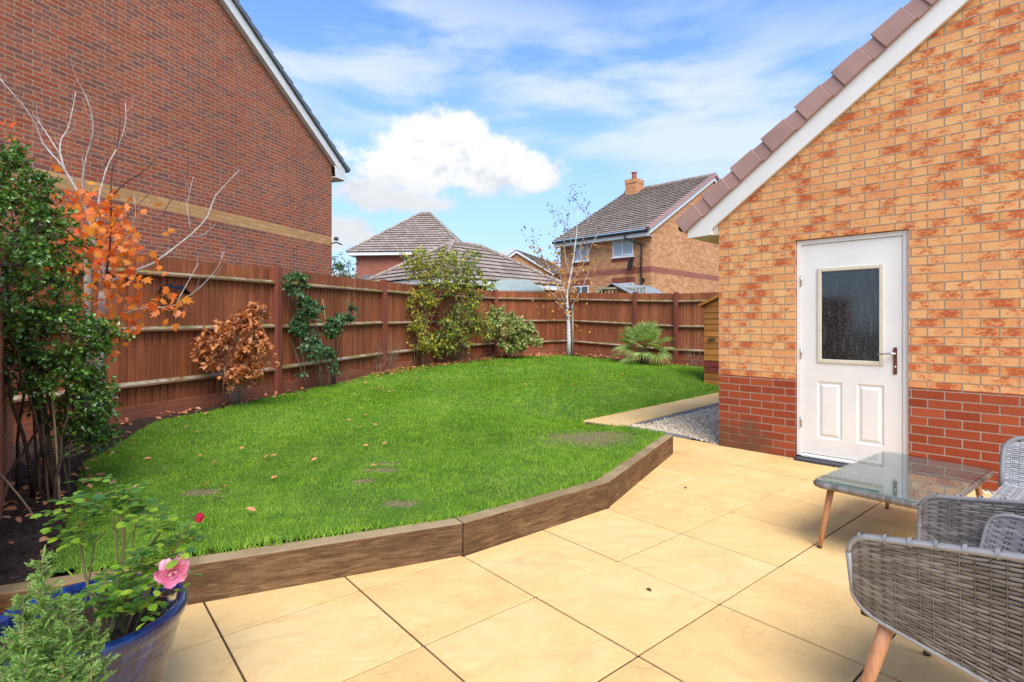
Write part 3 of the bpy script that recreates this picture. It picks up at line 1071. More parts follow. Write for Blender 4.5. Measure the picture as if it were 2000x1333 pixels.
# grey block edging: along the path, beside the board, and across the front of the gravel
def blocks(a, b, wdt, z=.012):
    a, b = Vector(a), Vector(b)
    d = (b - a).normalized()
    n = Vector((d.y, -d.x))
    L = (b - a).length
    k = max(1, round(L / .205))
    for i in range(k):
        s, e = a + d * (L * i / k + .004), a + d * (L * (i + 1) / k - .004)
        q = [s, e, e + n * wdt, s + n * wdt]
        slab(eb, [(p.x, p.y) for p in q], z + random.uniform(-.002, .002), .05)


q0 = org + pn * .6 + pdir * .32
blocks(q0, org + pn * .6 + pdir * 6.2, .10)
front_a, front_b = gridpt(6.1, -5.1) + d1 * .005, gridpt(6.1, -2.62) + d1 * .005
fa = Vector(E1) + Vector((.16, .10))
blocks(q0 + pdir * .0 + Vector((.0, -.01)), front_a + Vector((-.02, .12)), .10)
blocks(front_a, front_b, -.10)
tag(eb.build('path_edging', M['stone_edge'], bevel=.004), kind='structure')
gb = MB()
gb.add([(.9, 5.9, -.02), (3.0, 5.0, -.02), (6.0, 12.2, -.02), (4.9, 11.4, -.02), (.9, 7.2, -.02)], [(0, 1, 2, 3, 4)])
tag(gb.build('gravel_base', M['bed_sand']), kind='structure')

# garage frame: origin at its left front corner, x along the gable wall towards the viewer's right
GC = (2.219, 5.824)
GD = (.6947, -.7193)
GA = math.atan2(GD[1], GD[0])


def gw(x, y):
    """garage-frame point to world (y inward = away)"""
    return (GC[0] + GD[0] * x - GD[1] * y, GC[1] + GD[1] * x + GD[0] * y)


def pebbles(name, poly, dens, size, z, label):
    xs = [p[0] for p in poly]
    ys = [p[1] for p in poly]
    n = int((max(xs) - min(xs)) * (max(ys) - min(ys)) * dens)
    x = rng.uniform(min(xs), max(xs), n)
    y = rng.uniform(min(ys), max(ys), n)
    k = inside(poly, x, y)
    x, y = x[k], y[k]
    n = len(x)
    bmm = bmesh.new()
    bmesh.ops.create_icosphere(bmm, subdivisions=1, radius=.5)
    T = np.array([v.co[:] for v in bmm.verts])
    T = T + rng.normal(0, .04, T.shape)
    fc = [tuple(v.index for v in f.verts) for f in bmm.faces]
    bmm.free()
    T[:, 0] += .5
    s = size * rng.uniform(.6, 1.35, n)
    pos = np.stack([x, y, np.full(n, z) + rng.uniform(0, .008, n)], 1)
    d = rng.normal(size=(n, 3)) * np.array([1, 1, .25])
    nn = np.array([0, 0, 1.0]) + rng.normal(0, .3, (n, 3))
    o = scatter(name, (T, fc), pos, d, nn, s * 1.3, s, M['pebble'], thick=(s * .7).reshape(n, 1, 1))
    return tag(o, label, 'gravel', kind='stuff')


gp = [tuple(q0 + pn * .1), tuple(org + pn * .7 + pdir * 5.5), gw(.1, 5.0), gw(.02, .02), tuple(front_b + d1 * .11), tuple(front_a + d1 * .11), tuple(front_a + Vector((.08, .16)))]
pebbles('gravel', gp, 4200, .024, -.006, 'loose cream gravel between the path and the garage corner')
gs = [gw(-.02, 0.02), tuple(gridpt(6.1, -2.55)), tuple(gridpt(6.1, 1.6)), tuple(gridpt(6.1, 3.2)), gw(3.6, .02)]
pebbles('gravel', gs, 5500, .018, -.02, 'narrow strip of cream gravel along the foot of the garage wall')

# ------------------------------------------------------------------ garage
DX0, DW, DH = .7656, .904, 2.116
EAVE = 2.371
SL = 1.493 / 2.047
RX = 2.8
gar = thing('garage', 'buff brick garage gable with red brick base and white door', 'garage', (GC[0], GC[1], 0), GA)
RW = 2 * RX
PL = .7675


def gz(x): return EAVE + SL * (x if x < RX else RW - x)


T = .10
wl = MB()
wl.prism([(0, 0, PL), (DX0, 0, PL), (DX0, 0, gz(DX0) + .1), (0, 0, EAVE + .1)], (0, T, 0))
wl.prism([(DX0, 0, DH), (DX0 + DW, 0, DH), (DX0 + DW, 0, gz(DX0 + DW) + .1), (DX0, 0, gz(DX0) + .1)], (0, T, 0))
wl.prism([(DX0 + DW, 0, PL), (RW, 0, PL), (RW, 0, EAVE + .1), (RX, 0, gz(RX) + .1), (DX0 + DW, 0, gz(DX0 + DW) + .1)], (0, T, 0))
wl.box((0, T, PL), (T, 6.2, EAVE))
wl.box((RW - T, T, PL), (RW, 6.2, EAVE))
wl.build('wall', M['brick_buff'], gar)
pb = MB()
pb.box((0, 0, -.1), (DX0, T, PL)).box((DX0 + DW, 0, -.1), (RW, T, PL)).box((0, T, -.1), (T, 6.2, PL)).box((RW - T, T, -.1), (RW, 6.2, PL))
pb.build('plinth', M['brick_plinth'], gar)
# roof: battens of tiles on both slopes
VD = .075                                   # verge stands proud of the wall
OV = .336


def roof_strip(mb, a, b, c, d, n=12, lift=.035, seg=1):
    """a,b lower edge; d,c upper edge; overlapping courses as thin wedges"""
    a, b, c, d = map(Vector, (a, b, c, d))
    nrm = (b - a).cross(d - a).normalized()
    if nrm.z < 0: nrm = -nrm
    for k in range(n):
        t0, t1 = k / n, min(1.0, (k + 1.12) / n)
        p, q = a.lerp(d, t0), b.lerp(c, t0)
        r_, s_ = b.lerp(c, t1), a.lerp(d, t1)
        uc = (d - a).normalized() * (lift * 1.3)
        mb.add([p + nrm * lift, q + nrm * lift, r_ + nrm * .004, s_ + nrm * .004, p + uc - nrm * .006, q + uc - nrm * .006],
               [(0, 1, 2, 3), (4, 5, 1, 0), (5, 2, 1), (4, 0, 3)])


def uv_slope(o, axis, length_axis):
    """re-map UVs of a roof mesh: u along the eave, v up the slope"""
    me = o.data
    a = Vector(axis).normalized()
    s = Vector(length_axis).normalized()
    uvl = me.uv_layers[0].data
    for l in me.loops:
        c = me.vertices[l.vertex_index].co
        uvl[l.index].uv = (c.dot(a), c.dot(s))


rt = MB()
up = .40
roof_strip(rt, (-OV - .03, VD * -1 + .02, EAVE - SL * OV + .20), (-OV - .03, 6.3, EAVE - SL * OV + .20), (RX, 6.3, gz(RX) + .47), (RX, -VD + .02, gz(RX) + .47), 12)
roof_strip(rt, (RW + OV, -VD + .02, EAVE - SL * OV + .20), (RW + OV, 6.3, EAVE - SL * OV + .20), (RX, 6.3, gz(RX) + .47), (RX, -VD + .02, gz(RX) + .47), 12)
rt.build('roof', M['tile_brown'], gar)
bb = MB()
WB = .228
for sgn in (0, 1):
    f = (lambda x: x) if sgn == 0 else (lambda x: RW - x)
    xe = -OV
    # sloping barge board with a squared foot that boxes in the eave
    foot = 2.256
    pts = [(f(xe), -.045, foot), (f(-.062), -.045, foot + .01), (f(-.062), -.045, gz(0) - SL * .062), (f(RX), -.045, gz(RX)), (f(RX), -.045, gz(RX) + WB), (f(xe), -.045, gz(0) - SL * OV + WB)]
    bb.prism(pts, (0, .035, 0))
bb.build('barge_board', M['white'], gar)
sf = MB()
sf.box((-OV + .03, -.008, 2.262), (-.002, 6.2, 2.275))
sf.box((-.062, -.009, 2.276), (-.004, .0, 2.36))
sf.prism([(-.1, -.010, gz(0) - SL * .1 + .0), (RX, -.010, gz(RX) + .0), (RX, -.010, gz(RX) + .02), (-.1, -.010, gz(0) - SL * .1 + .02)], (0, .012, 0))
sf.build('soffit', M['cream'], gar)
fb = MB().box((-OV, .0, 2.262), (-OV + .028, 6.2, 2.44))
fb.build('fascia', M['white'], gar)
# verge caps, stepped like the courses
SLA = math.atan(SL)
slope_len = (RX + OV) / math.cos(SLA)
ncap = 10
for k in range(ncap):
    t0 = k / ncap * slope_len
    L = slope_len / ncap
    mb = MB()

    def sp(s, n_, y):
        x = -OV - .035 + s * math.cos(SLA) - n_ * math.sin(SLA)
        z = EAVE - SL * (OV + .035) + WB + s * math.sin(SLA) + n_ * math.cos(SLA)
        return (x, y, z)
    for (u0, u1, e0, e1, lo) in ((0, .70, .030, .012, -.018), (.70, 1.0, .006, -.004, -.024)):
        s0, s1_ = t0 + u0 * L, t0 + u1 * L - (.0 if u1 == 1 else 0)
        b0, b1 = .145 + e0, .145 + e1
        y0 = -VD - (.012 if u0 == 0 else 0)
        vs = [sp(s0, lo, y0), sp(s1_, lo + .004, y0), sp(s1_, b1, y0), sp(s0, b0, y0), sp(s0, lo, .12), sp(s1_, lo + .004, .12), sp(s1_, b1, .12), sp(s0, b0, .12)]
        mb.add(vs, [(0, 1, 2, 3), (7, 6, 5, 4), (3, 2, 6, 7), (0, 4, 5, 1), (0, 3, 7, 4), (1, 5, 6, 2)])
    mb.build('verge_tile', M['tile_red'], gar, bevel=.006, seg=2)
gt = MB()
gpath = [(-OV - .075 + .055 * math.cos(a), 0, 2.40 + .06 * math.sin(a)) for a in np.linspace(math.pi, 2 * math.pi, 10)]
gt.prism([(x, -.02, z) for x, _, z in gpath], (0, 6.1, 0))
gt.build('gutter', M['black'], gar, smooth=False)
# door
dr = MB()
fw = .042
y0, y1 = .028, .095
x0, x1 = DX0 + .004, DX0 + DW - .004
ft = DH - .006
dr.box((x0, y0, .03), (x0 + fw, y1, ft)).box((x1 - fw, y0, .03), (x1, y1, ft)).box((x0 + fw, y0, ft - fw), (x1 - fw, y1, ft)).box((x0 + fw, y0 + .002, .03), (x1 - fw, y1, .055))
frm = dr.build('door_frame', M['white'], gar, bevel=.004, seg=2)
lx0, lx1, lz0, lz1 = x0 + fw + .003, x1 - fw - .003, .062, ft - fw - .004
gx0, gx1, gz0, gz1 = lx0 + .14, lx1 - .14, .94, 1.83
dl = MB()
yl = .040
dl.box((lx0, yl, lz0), (gx0, .085, lz1)).box((gx1, yl, lz0), (lx1, .085, lz1)).box((gx0, yl, lz0), (gx1, .085, gz0)).box((gx0, yl, gz1), (gx1, .085, lz1))
leaf = MB()
me = None


def panel_leaf():
    """leaf front as one faced sheet with a window opening and two moulded panels"""
    mb = MB()
    xs = [lx0, lx0 + .135, lx0 + .345, lx1 - .345, lx1 - .135, lx1]
    px = [(xs[1], xs[2]), (xs[3], xs[4])]
    pz0, pz1 = .22, .76
    # grid of strips butted end to end
    mb.box((lx0, yl, lz0), (lx1, .085, pz0))
    mb.box((lx0, yl, pz1), (lx1, .085, gz0))
    mb.box((lx0, yl, gz1), (lx1, .085, lz1))
    mb.box((lx0, yl, gz0), (gx0, .085, gz1))
    mb.box((gx1, yl, gz0), (lx1, .085, gz1))
    mb.box((lx0, yl, pz0), (px[0][0], .085, pz1))
    mb.box((px[0][1], yl, pz0), (px[1][0], .085, pz1))
    mb.box((px[1][1], yl, pz0), (lx1, .085, pz1))
    for a, b in px:
        r = [(0, 0), (.012, .010), (.022, .010), (.045, .001)]
        prev = None
        for o_, dp in r:
            ring = [(a + o_, yl + dp, pz0 + o_), (b - o_, yl + dp, pz0 + o_), (b - o_, yl + dp, pz1 - o_), (a + o_, yl + dp, pz1 - o_)]
            i0 = mb.add(ring, [])
            if prev is not None:
                for q in range(4):
                    mb.f.append((prev + q, prev + (q + 1) % 4, i0 + (q + 1) % 4, i0 + q))
            prev = i0
        mb.f.append((prev, prev + 1, prev + 2, prev + 3))
    return mb


door = panel_leaf().build('door', M['white'], gar)
tr = MB()
tw_ = .032
for (a, b) in (((gx0 - .004, 0, gz0 - .004), (gx0 + tw_, 0, gz1 + .004)), ((gx1 - tw_, 0, gz0 - .004), (gx1 + .004, 0, gz1 + .004)),
               ((gx0 + tw_, 0, gz0 - .004), (gx1 - tw_, 0, gz0 + tw_)), ((gx0 + tw_, 0, gz1 - tw_), (gx1 - tw_, 0, gz1 + .004))):
    tr.box((a[0], yl - .012, a[2]), (b[0], yl + .02, b[2]))
tr.build('glazing_bead', M['cream'], door, bevel=.006, seg=2)
MB().box((gx0 + tw_ - .004, yl + .004, gz0 + tw_ - .004), (gx1 - tw_ + .004, yl + .018, gz1 - tw_ + .004)).build('glass', M['door_glass'], door)
hd = MB()
hx = lx1 - .052
hd.box((hx - .014, yl - .012, .865), (hx + .014, yl, 1.10))
hp = hd.build('handle_plate', M['bronze'], door, bevel=.006, seg=3)
lv = MB()
lv.tube([(hx, yl - .01, 1.045), (hx, yl - .05, 1.045)], .010, 10)
lv.tube([(hx + .004, yl - .05, 1.045), (hx - .03, yl - .052, 1.046), (hx - .075, yl - .052, 1.040), (hx - .125, yl - .050, 1.036)], [.011, .010, .009, .007], 10)
MB().tube([(hx, yl - .011, .93), (hx, yl - .018, .93)], .010, 12).build('lock_cylinder', M['steel'], door, smooth=True)
lv.build('handle', M['steel'], door, smooth=True)
for z in (.36, 1.02, 1.72):
    MB().tube([(x0 + fw + .001, y0 - .006, z - .05), (x0 + fw + .001, y0 - .006, z + .05)], .007, 8).build('hinge', M['steel'], door, smooth=True)
lk = MB().box((lx1 + .001, yl - .003, .90), (lx1 + .006, yl + .003, 1.10)).build('lock_plate', M['bronze'], door)
MB().box((DX0 + .02, -.10, -.055), (DX0 + DW - .02, .1, .024)).build('door_step', M['slate'], gar, bevel=.006, seg=2)
MB().box((x0 + fw, y0 - .02, .028), (x1 - fw, y0, .048)).build('weather_bar', M['white'], gar, bevel=.003)

# ------------------------------------------------------------------ neighbour's tall brick house on the left
HLc = (-4.75, 14.3)
HLa = math.atan2(-.942, -.335)
nh = thing('neighbour_house', 'tall red-brown brick house gable with buff band beyond the left fence', 'house', (HLc[0], HLc[1], 0), HLa)
SN = math.tan(R(33.5))
E0 = 5.50
NR = 7.0


def nz_(x): return E0 + SN * (x if x < NR else 2 * NR - x)


ZB0, ZB1 = 3.375, 3.600
nb_ = MB()
nb_.box((0, -.3, -.1), (2 * NR, 0, ZB0))
nb_.prism([(0, 0, ZB1), (2 * NR, 0, ZB1), (2 * NR, 0, E0), (NR, 0, nz_(NR)), (0, 0, E0)], (0, -.3, 0))
nb_.box((0, -8, -.1), (.3, -.3, E0 + .1))
nb_.build('wall', M['brick_dark'], nh)
MB().box((0, -.3, ZB0), (2 * NR, .0, ZB1)).build('brick_band', M['brick_band'], nh)
b1_ = MB()
nov = .40
for sgn in (0, 1):
    f = (lambda x: x) if sgn == 0 else (lambda x: 2 * NR - x)
    b1_.prism([(f(-nov), .10, E0 - SN * nov), (f(NR), .10, nz_(NR)), (f(NR), .10, nz_(NR) + .25), (f(-nov), .10, E0 - SN * nov + .25)], (0, .03, 0))
b1_.prism([(-nov, .102, E0 - .33), (-.02, .102, E0 - .33), (.02, .102, E0 - .03), (-nov, .102, E0 - SN * nov + .05)], (0, .026, 0))
b1_.build('barge_board', M['white_old'], nh)
s_ = MB()
for sgn in (0, 1):
    f = (lambda x: x) if sgn == 0 else (lambda x: 2 * NR - x)
    s_.prism([(f(-.06), .001, nz_(0) - SN * .06 + .005), (f(NR), .001, nz_(NR) + .005), (f(NR), .001, nz_(NR) + .03), (f(-.06), .001, nz_(0) - SN * .06 + .03)], (0, .10, 0))
s_.box((-nov + .02, -8, E0 - .33), (-.001, .1, E0 - .31))
s_.build('soffit', M['white_old'], nh)
MB().box((-nov - .005, -8, E0 - .34), (-nov + .018, .1, E0 - .1)).build('fascia', M['white_old'], nh)
rr = MB()
roof_strip(rr, (-nov - .08, .16, E0 - SN * (nov + .08) + .22), (-nov - .08, -8, E0 - SN * (nov + .08) + .22), (NR, -8, nz_(NR) + .25), (NR, .16, nz_(NR) + .25), 24, .04)
roof_strip(rr, (2 * NR + nov, .16, E0 - SN * nov + .22), (2 * NR + nov, -8, E0 - SN * nov + .22), (NR, -8, nz_(NR) + .25), (NR, .16, nz_(NR) + .25), 24, .04)
rr.build('roof', M['tile_grey'], nh)
# dry verge of the roof, one cap per course
vg = MB()
a_ = math.atan(SN)
tot = (NR + nov + .08) / math.cos(a_)
for k in range(24):
    s0, s1_ = tot * k / 24, tot * (k + 1) / 24
    def q_(s, n_, y): return (-nov - .10 + s * math.cos(a_) - n_ * math.sin(a_), y, E0 - SN * (nov + .10) + .245 + s * math.sin(a_) + n_ * math.cos(a_))
    vs = [q_(s0, 0, .19), q_(s1_, 0, .19), q_(s1_, .075, .19), q_(s0, .115, .19), q_(s0, 0, -.1), q_(s1_, 0, -.1), q_(s1_, .075, -.1), q_(s0, .115, -.1)]
    vg.add(vs, [(0, 1, 2, 3), (7, 6, 5, 4), (3, 2, 6, 7), (0, 4, 5, 1), (0, 3, 7, 4), (1, 5, 6, 2)])
vg.build('verge', M['tile_slate'], nh)
sl_ = thing('wall_lamp', 'small dark lamp bracket on the corner of the tall brick house', 'lamp', gw(0, 0) + (0,), 0)
sl_.location = (HLc[0] + .05, HLc[1] - .04, 3.42)
MB().tube([(-.05, 0, 0), (.10, -.05, .03), (.26, -.10, -.04)], .018, 6).build('arm', M['black'], sl_)
MB().lathe([(0, .05), (.05, .04), (.07, -.04), (0, -.05)], (.10, -.06, .12), 10).build('lamp_head', M['black'], sl_)


# ------------------------------------------------------------------ houses beyond the fence
def roof_tiles(parent, mat, quads, name='roof', course=.30, lift=.035):
    mb = MB()
    segs = []
    for q in quads:
        a, b, c, d = map(Vector, q)
        n = max(3, round(((a.lerp(b, .5) - d.lerp(c, .5)).length) / course))
        f0 = len(mb.f)
        roof_strip(mb, a, b, c, d, n, lift)
        segs.append((f0, len(mb.f), a, b, c, d, n))
    o = mb.build(name, mat, parent)
    me = o.data
    uvl = me.uv_layers[0].data
    for f0, f1, a, b, c, d, n in segs:
        e = (b - a).normalized()
        nr = (b - a).cross(d - a).normalized()
        s = nr.cross(e)
        if s.z < 0: s = -s
        H = abs(((d - a).dot(s)))
        for fi in range(f0, f1):
            course_i = (fi - f0) // 4
            for li in me.polygons[fi].loop_indices:
                co = me.vertices[me.loops[li].vertex_index].co
                uvl[li].uv = ((co - a).dot(e), .3 * course_i + .1)
    return o


def window(parent, x0, x1, z0, z1, plane, pane='pale_glass', mull=(.5,), open_=None):
    """on the wall plane: plane(u, depth, z) -> local point"""
    f = MB()
    t = .055

    def bx(mb, u0, u1, a, b, d0, d1_):
        vs = [plane(u, d, z) for z in (a, b) for (u, d) in ((u0, d0), (u1, d0), (u1, d1_), (u0, d1_))]
        mb.add(vs, [(0, 3, 2, 1), (4, 5, 6, 7), (0, 1, 5, 4), (1, 2, 6, 5), (2, 3, 7, 6), (3, 0, 4, 7)])
    bx(f, x0, x0 + t, z0, z1, -.02, .03)
    bx(f, x1 - t, x1, z0, z1, -.02, .03)
    bx(f, x0 + t, x1 - t, z0, z0 + t, -.02, .03)
    bx(f, x0 + t, x1 - t, z1 - t, z1, -.02, .03)
    for m_ in mull:
        xm = x0 + (x1 - x0) * m_
        bx(f, xm - t * .7, xm + t * .7, z0 + t, z1 - t, -.02, .032)
    if open_:
        a, b = x0 + (x1 - x0) * open_[0], x0 + (x1 - x0) * open_[1]
        for (u0, u1, v0, v1) in ((a, a + t, z0 + t, z1 - t), (b - t, b, z0 + t, z1 - t), (a + t, b - t, z0 + t, z0 + 2 * t), (a + t, b - t, z1 - 2 * t, z1 - t)):
            bx(f, u0, u1, v0, v1, .034, .055)
    wo_ = f.build('window', M['white'], parent)
    g = MB()
    bx(g, x0 + t * .5, x1 - t * .5, z0 + t * .5, z1 - t * .5, -.015, .004)
    g.build('pane', M[pane], wo_)
    s = MB()
    bx(s, x0 - .04, x1 + .04, z0 - .05, z0 - .002, -.0, .09)
    s.build('sill', M['white'], wo_)
    return wo_


# right-hand detached house
H1o = (5.65, 22.0)
H1a = R(45.9)
h1 = thing('detached_house', 'two-storey buff brick house with chimney and red brick band', 'house', (H1o[0], H1o[1], 0), H1a)
E1z, RG, RI = 5.20, 5.77, 8.32
LEN = 4.72
s1p = (RI - E1z) / RG


def wallpieces(z0, z1):
    mb = MB()
    mb.box((0, 0, z0), (2 * RG, .25, z1)).box((0, .25, z0), (.25, LEN, z1))
    return mb


wb = wallpieces(-.1, 3.42)
wb.box((0, 0, 3.66), (2 * RG, .25, E1z)).box((0, .25, 3.66), (.25, LEN, E1z)).prism([(0, 0, E1z), (2 * RG, 0, E1z), (RG, 0, RI)], (0, .25, 0))
wb.box((0.25, LEN - .25, -.1), (2 * RG, LEN, E1z))
wb.build('wall', M['brick_far_buff'], h1)
bd = MB()
bd.box((-.004, -.004, 3.42), (2 * RG, .25, 3.66)).box((-.004, .25, 3.42), (.25, LEN, 3.66))
bd.build('brick_band', M['brick_far_red'], h1)
ov = .38
roof_tiles(h1, M['tile_brown'], [((-ov, LEN + .15, E1z - s1p * ov + .14), (-ov, -.16, E1z - s1p * ov + .14), (RG, -.16, RI + .14), (RG, LEN + .15, RI + .14)),
                                 ((2 * RG + ov, -.16, E1z - s1p * ov + .14), (2 * RG + ov, LEN + .15, E1z - s1p * ov + .14), (RG, LEN + .15, RI + .14), (RG, -.16, RI + .14))], lift=.055, course=.29)
MB().tube([(RG, -.17, RI + .17), (RG, LEN + .16, RI + .17)], .10, 8).build('ridge_tiles', M['tile_brown'], h1)
bg_ = MB()
for f in ((lambda x: x), (lambda x: 2 * RG - x)):
    bg_.prism([(f(-ov), -.10, E1z - s1p * ov - .11), (f(RG), -.10, RI - .11), (f(RG), -.10, RI + .10), (f(-ov), -.10, E1z - s1p * ov + .10)], (0, .03, 0))
bg_.box((-ov, -.1, E1z - s1p * ov - .14), (-ov + .03, LEN + .1, E1z - s1p * ov + .06))
bg_.box((-ov + .03, -.07, E1z - s1p * ov - .13), (-.001, LEN + .1, E1z - s1p * ov - .11))
bg_.build('barge_board', M['white'], h1)
vt = MB()
a_ = math.atan(s1p)
tot = (RG + ov + .05) / math.cos(a_)
for k in range(22):
    for side in (0, 1):
        s0, s1_ = tot * k / 22, tot * (k + 1) / 22
        def q_(s, n_, y):
            x = -ov - .05 + s * math.cos(a_) - n_ * math.sin(a_)
            return ((x if side == 0 else 2 * RG - x), y, E1z - s1p * (ov + .05) + .11 + s * math.sin(a_) + n_ * math.cos(a_))
        vs = [q_(s0, 0, -.19), q_(s1_, 0, -.19), q_(s1_, .10, -.19), q_(s0, .13, -.19), q_(s0, 0, -.0), q_(s1_, 0, -.0), q_(s1_, .10, -.0), q_(s0, .13, -.0)]
        vt.add(vs, [(0, 1, 2, 3), (7, 6, 5, 4), (3, 2, 6, 7), (0, 4, 5, 1), (0, 3, 7, 4), (1, 5, 6, 2)])
vt.build('verge_tiles', M['tile_red'], h1)
gut = MB()
gut.tube([(-ov - .07, -.1, E1z - s1p * ov + .06), (-ov - .07, LEN + .1, E1z - s1p * ov + .06)], .06, 8)
gut.build('gutter', M['black'], h1)
dp = MB()
dp.tube([(-ov - .07, 1.0, E1z - s1p * ov + .03), (-ov - .06, .97, E1z - .35), (-.08, .42, E1z - .62), (-.07, .42, 4.0), (-.07, .42, 0)], .04, 8)
dp.build('downpipe', M['black'], h1)
ch = MB()
cy0 = LEN - .95
CX = RG - .35
ch.box((CX - .36, cy0 + .0, 7.2), (CX + .36, cy0 + .66, 8.72)).box((CX - .385, cy0 - .025, 8.72), (CX + .385, cy0 + .685, 8.93))
cho = ch.build('chimney', M['brick_far_buff'], h1)
MB().lathe([(.0, 0), (.15, 0), (.13, .08), (.12, .34), (.15, .36), (.15, .42), (.10, .42), (.10, .2), (0, .2)], (CX, cy0 + .33, 8.93), 14).build('chimney_pot', M['terracotta'], cho)
MB().box((CX - .40, cy0 - .04, 7.6), (CX + .3, cy0 + .70, 7.98)).build('flashing', M['lead'], cho)
pl1 = lambda u, d, z: (-d, u, z)


def at_left(px, py):
    """where a ray through the photo meets the facade x=0 of this house, as (y, z)"""
    r = (px - 1000) / F
    # point = o + t*(-.718,.696); x = r*y
    dx, dy = -math.sin(H1a), math.cos(H1a)
    t = (H1o[0] - r * H1o[1]) / (r * dy - dx)
    yy = H1o[1] + dy * t
    return t, CH - (py - HZ) / F * yy


for (pa, pb_, ya, yb, mull, opn, pane) in ((1238, 1197, 456, 502, (.52,), (.0, .54), 'pale_glass'), (1150, 1120, 470, 511, (.5,), None, 'pale_glass')):
    u0, zt = at_left(pa, ya)
    u1, _ = at_left(pb_, ya)
    _, zb_ = at_left((pa + pb_) / 2, yb)
    window(h1, u0, u1, zb_, E1z - .12, pl1, pane, mull, opn)
    s = MB()
    s.box((-.012, u0 - .05, zb_ - .20), (.0, u1 + .05, zb_ - .052))
    s.build('sill_bricks', M['brick_soldier'], h1)
for (pa, pb_) in ((1238, 1197), (1150, 1120)):
    u0, _ = at_left(pa, 560)
    u1, _ = at_left(pb_, 560)
    window(h1, u0, u1, 1.0, 3.04, pl1, 'window_glass', (.5,))
    MB().box((-.012, u0 - .06, 3.05), (.0, u1 + .06, 3.28)).build('lintel_bricks', M['brick_soldier'], h1)
ds = thing('satellite_dish', 'dark satellite dish on the front of the detached house', 'satellite dish')
ds.parent = None
t_, z_ = at_left(1241, 522)
ds.location = (H1o[0] - math.sin(H1a) * t_ - math.cos(H1a) * .0, H1o[1] + math.cos(H1a) * t_, z_)
ds.rotation_euler = (0, 0, H1a + math.pi)
MB().tube([(0, 0, 0), (.22, 0, 0), (.25, 0, .05)], .02, 6).build('bracket', M['black'], ds)
dd = MB().lathe([(0, 0), (.12, .012), (.22, .045), (.30, .09), (.30, .095), (.22, .055), (.12, .022), (0, .01)], (0, 0, 0), 20).build('dish', M['black'], ds, smooth=True)
dd.location = (.25, 0, .08)
dd.rotation_euler = (R(80), 0, R(52))
MB().tube([(.26, 0, -.12), (.45, -.28, -.16), (.52, -.42, -.04)], .012, 6).build('feed_arm', M['black'], ds)
t_, z_ = at_left(1256, 548)
MB().lathe([(0, .0), (.09, 0), (.09, .06), (0, .06)], (0, 0, 0), 14).build('vent', M['black'], h1).matrix_local = Matrix.Translation((-.005, t_, z_)) @ Matrix.Rotation(R(-90), 4, 'Y')


def hipped(name, label, o, ang, L1, L2, eave, apex, ridge, wallmat, tilemat, ov=.35, base=-.1, fascia=True, course=.30, lift=.045):
    """hip-roofed block: x along L1, y along L2, ridge runs between two x positions"""
    h = thing(name, label, 'house' if 'house' in name else 'outbuilding', (o[0], o[1], 0), ang)
    mb = MB()
    mb.box((0, 0, base), (L1, .25, eave)).box((0, L2 - .25, base), (L1, L2, eave)).box((0, .25, base), (.25, L2 - .25, eave)).box((L1 - .25, .25, base), (L1, L2 - .25, eave))
    mb.build('wall', M[wallmat], h)
    a, b, c, d = (-ov, -ov, eave), (L1 + ov, -ov, eave), (L1 + ov, L2 + ov, eave), (-ov, L2 + ov, eave)
    r0, r1 = (ridge[0], L2 / 2, apex), (ridge[1], L2 / 2, apex)
    roof_tiles(h, M[tilemat], [(a, b, r1, r0), (b, c, r1, r1), (c, d, r0, r1), (d, a, r0, r0)], lift=lift, course=course)
    hp_ = MB()
    hp_.tube([Vector(r0) + Vector((0, 0, .05)), Vector(r1) + Vector((0, 0, .05))], .10, 8)
    for e, r_ in ((a, r0), (b, r1), (c, r1), (d, r0)):
        hp_.tube([Vector(e) + Vector((0, 0, .05)), Vector(r_) + Vector((0, 0, .06))], .09, 6)
    hp_.build('hip_tiles', M['tile_brown'], h)
    if fascia:
        f = MB()
        z0, z1 = eave - .17, eave - .004
        o2 = ov - .03
        f.box((-o2, -o2, z0), (L1 + o2, -o2 + .03, z1)).box((-o2, L2 + o2 - .03, z0), (L1 + o2, L2 + o2, z1))
        f.box((-o2, -o2 + .03, z0), (-o2 + .03, L2 + o2 - .03, z1)).box((L1 + o2 - .03, -o2 + .03, z0), (L1 + o2, L2 + o2 - .03, z1))
        f.box((-o2 + .03, -o2 + .03, z0 + .01), (L1 + o2 - .03, 0, z0 + .02)).box((-o2 + .03, 0, z0 + .01), (0, L2, z0 + .02)).box((L1, 0, z0 + .01), (L1 + o2 - .03, L2, z0 + .02))
        f.build('fascia', M['white'], h)
    return h


h2 = hipped('far_house', 'red brick house with pyramid hipped roof behind the left fence', (-8.7, 30.3), R(-5), 5.9, 7.4, 5.28, 8.15, (2.7, 3.3), 'brick_far_red', 'tile_brown', ov=.38, lift=.06)
window(h2, 2.75, 3.45, 4.3, 5.08, lambda u, d, z: (u, -d, z), 'window_glass')
lt = MB()
lt.prism([(.5, -1.6, 3.55), (2.5, -1.6, 3.55), (2.5, -.002, 4.0), (.5, -.002, 4.0)], (0, 0, .06))
lt.build('porch_roof', M['tile_grey'], h2)
h3 = hipped('brick_outbuilding', 'low building with grey-brown hipped tiled roof behind the tall shrubs', (-2.2, 16.6), R(44.2), 5.3, 4.0, 2.72, 4.17, (2.0, 3.35), 'brick_far_red', 'tile_brown', ov=.3, lift=.05)
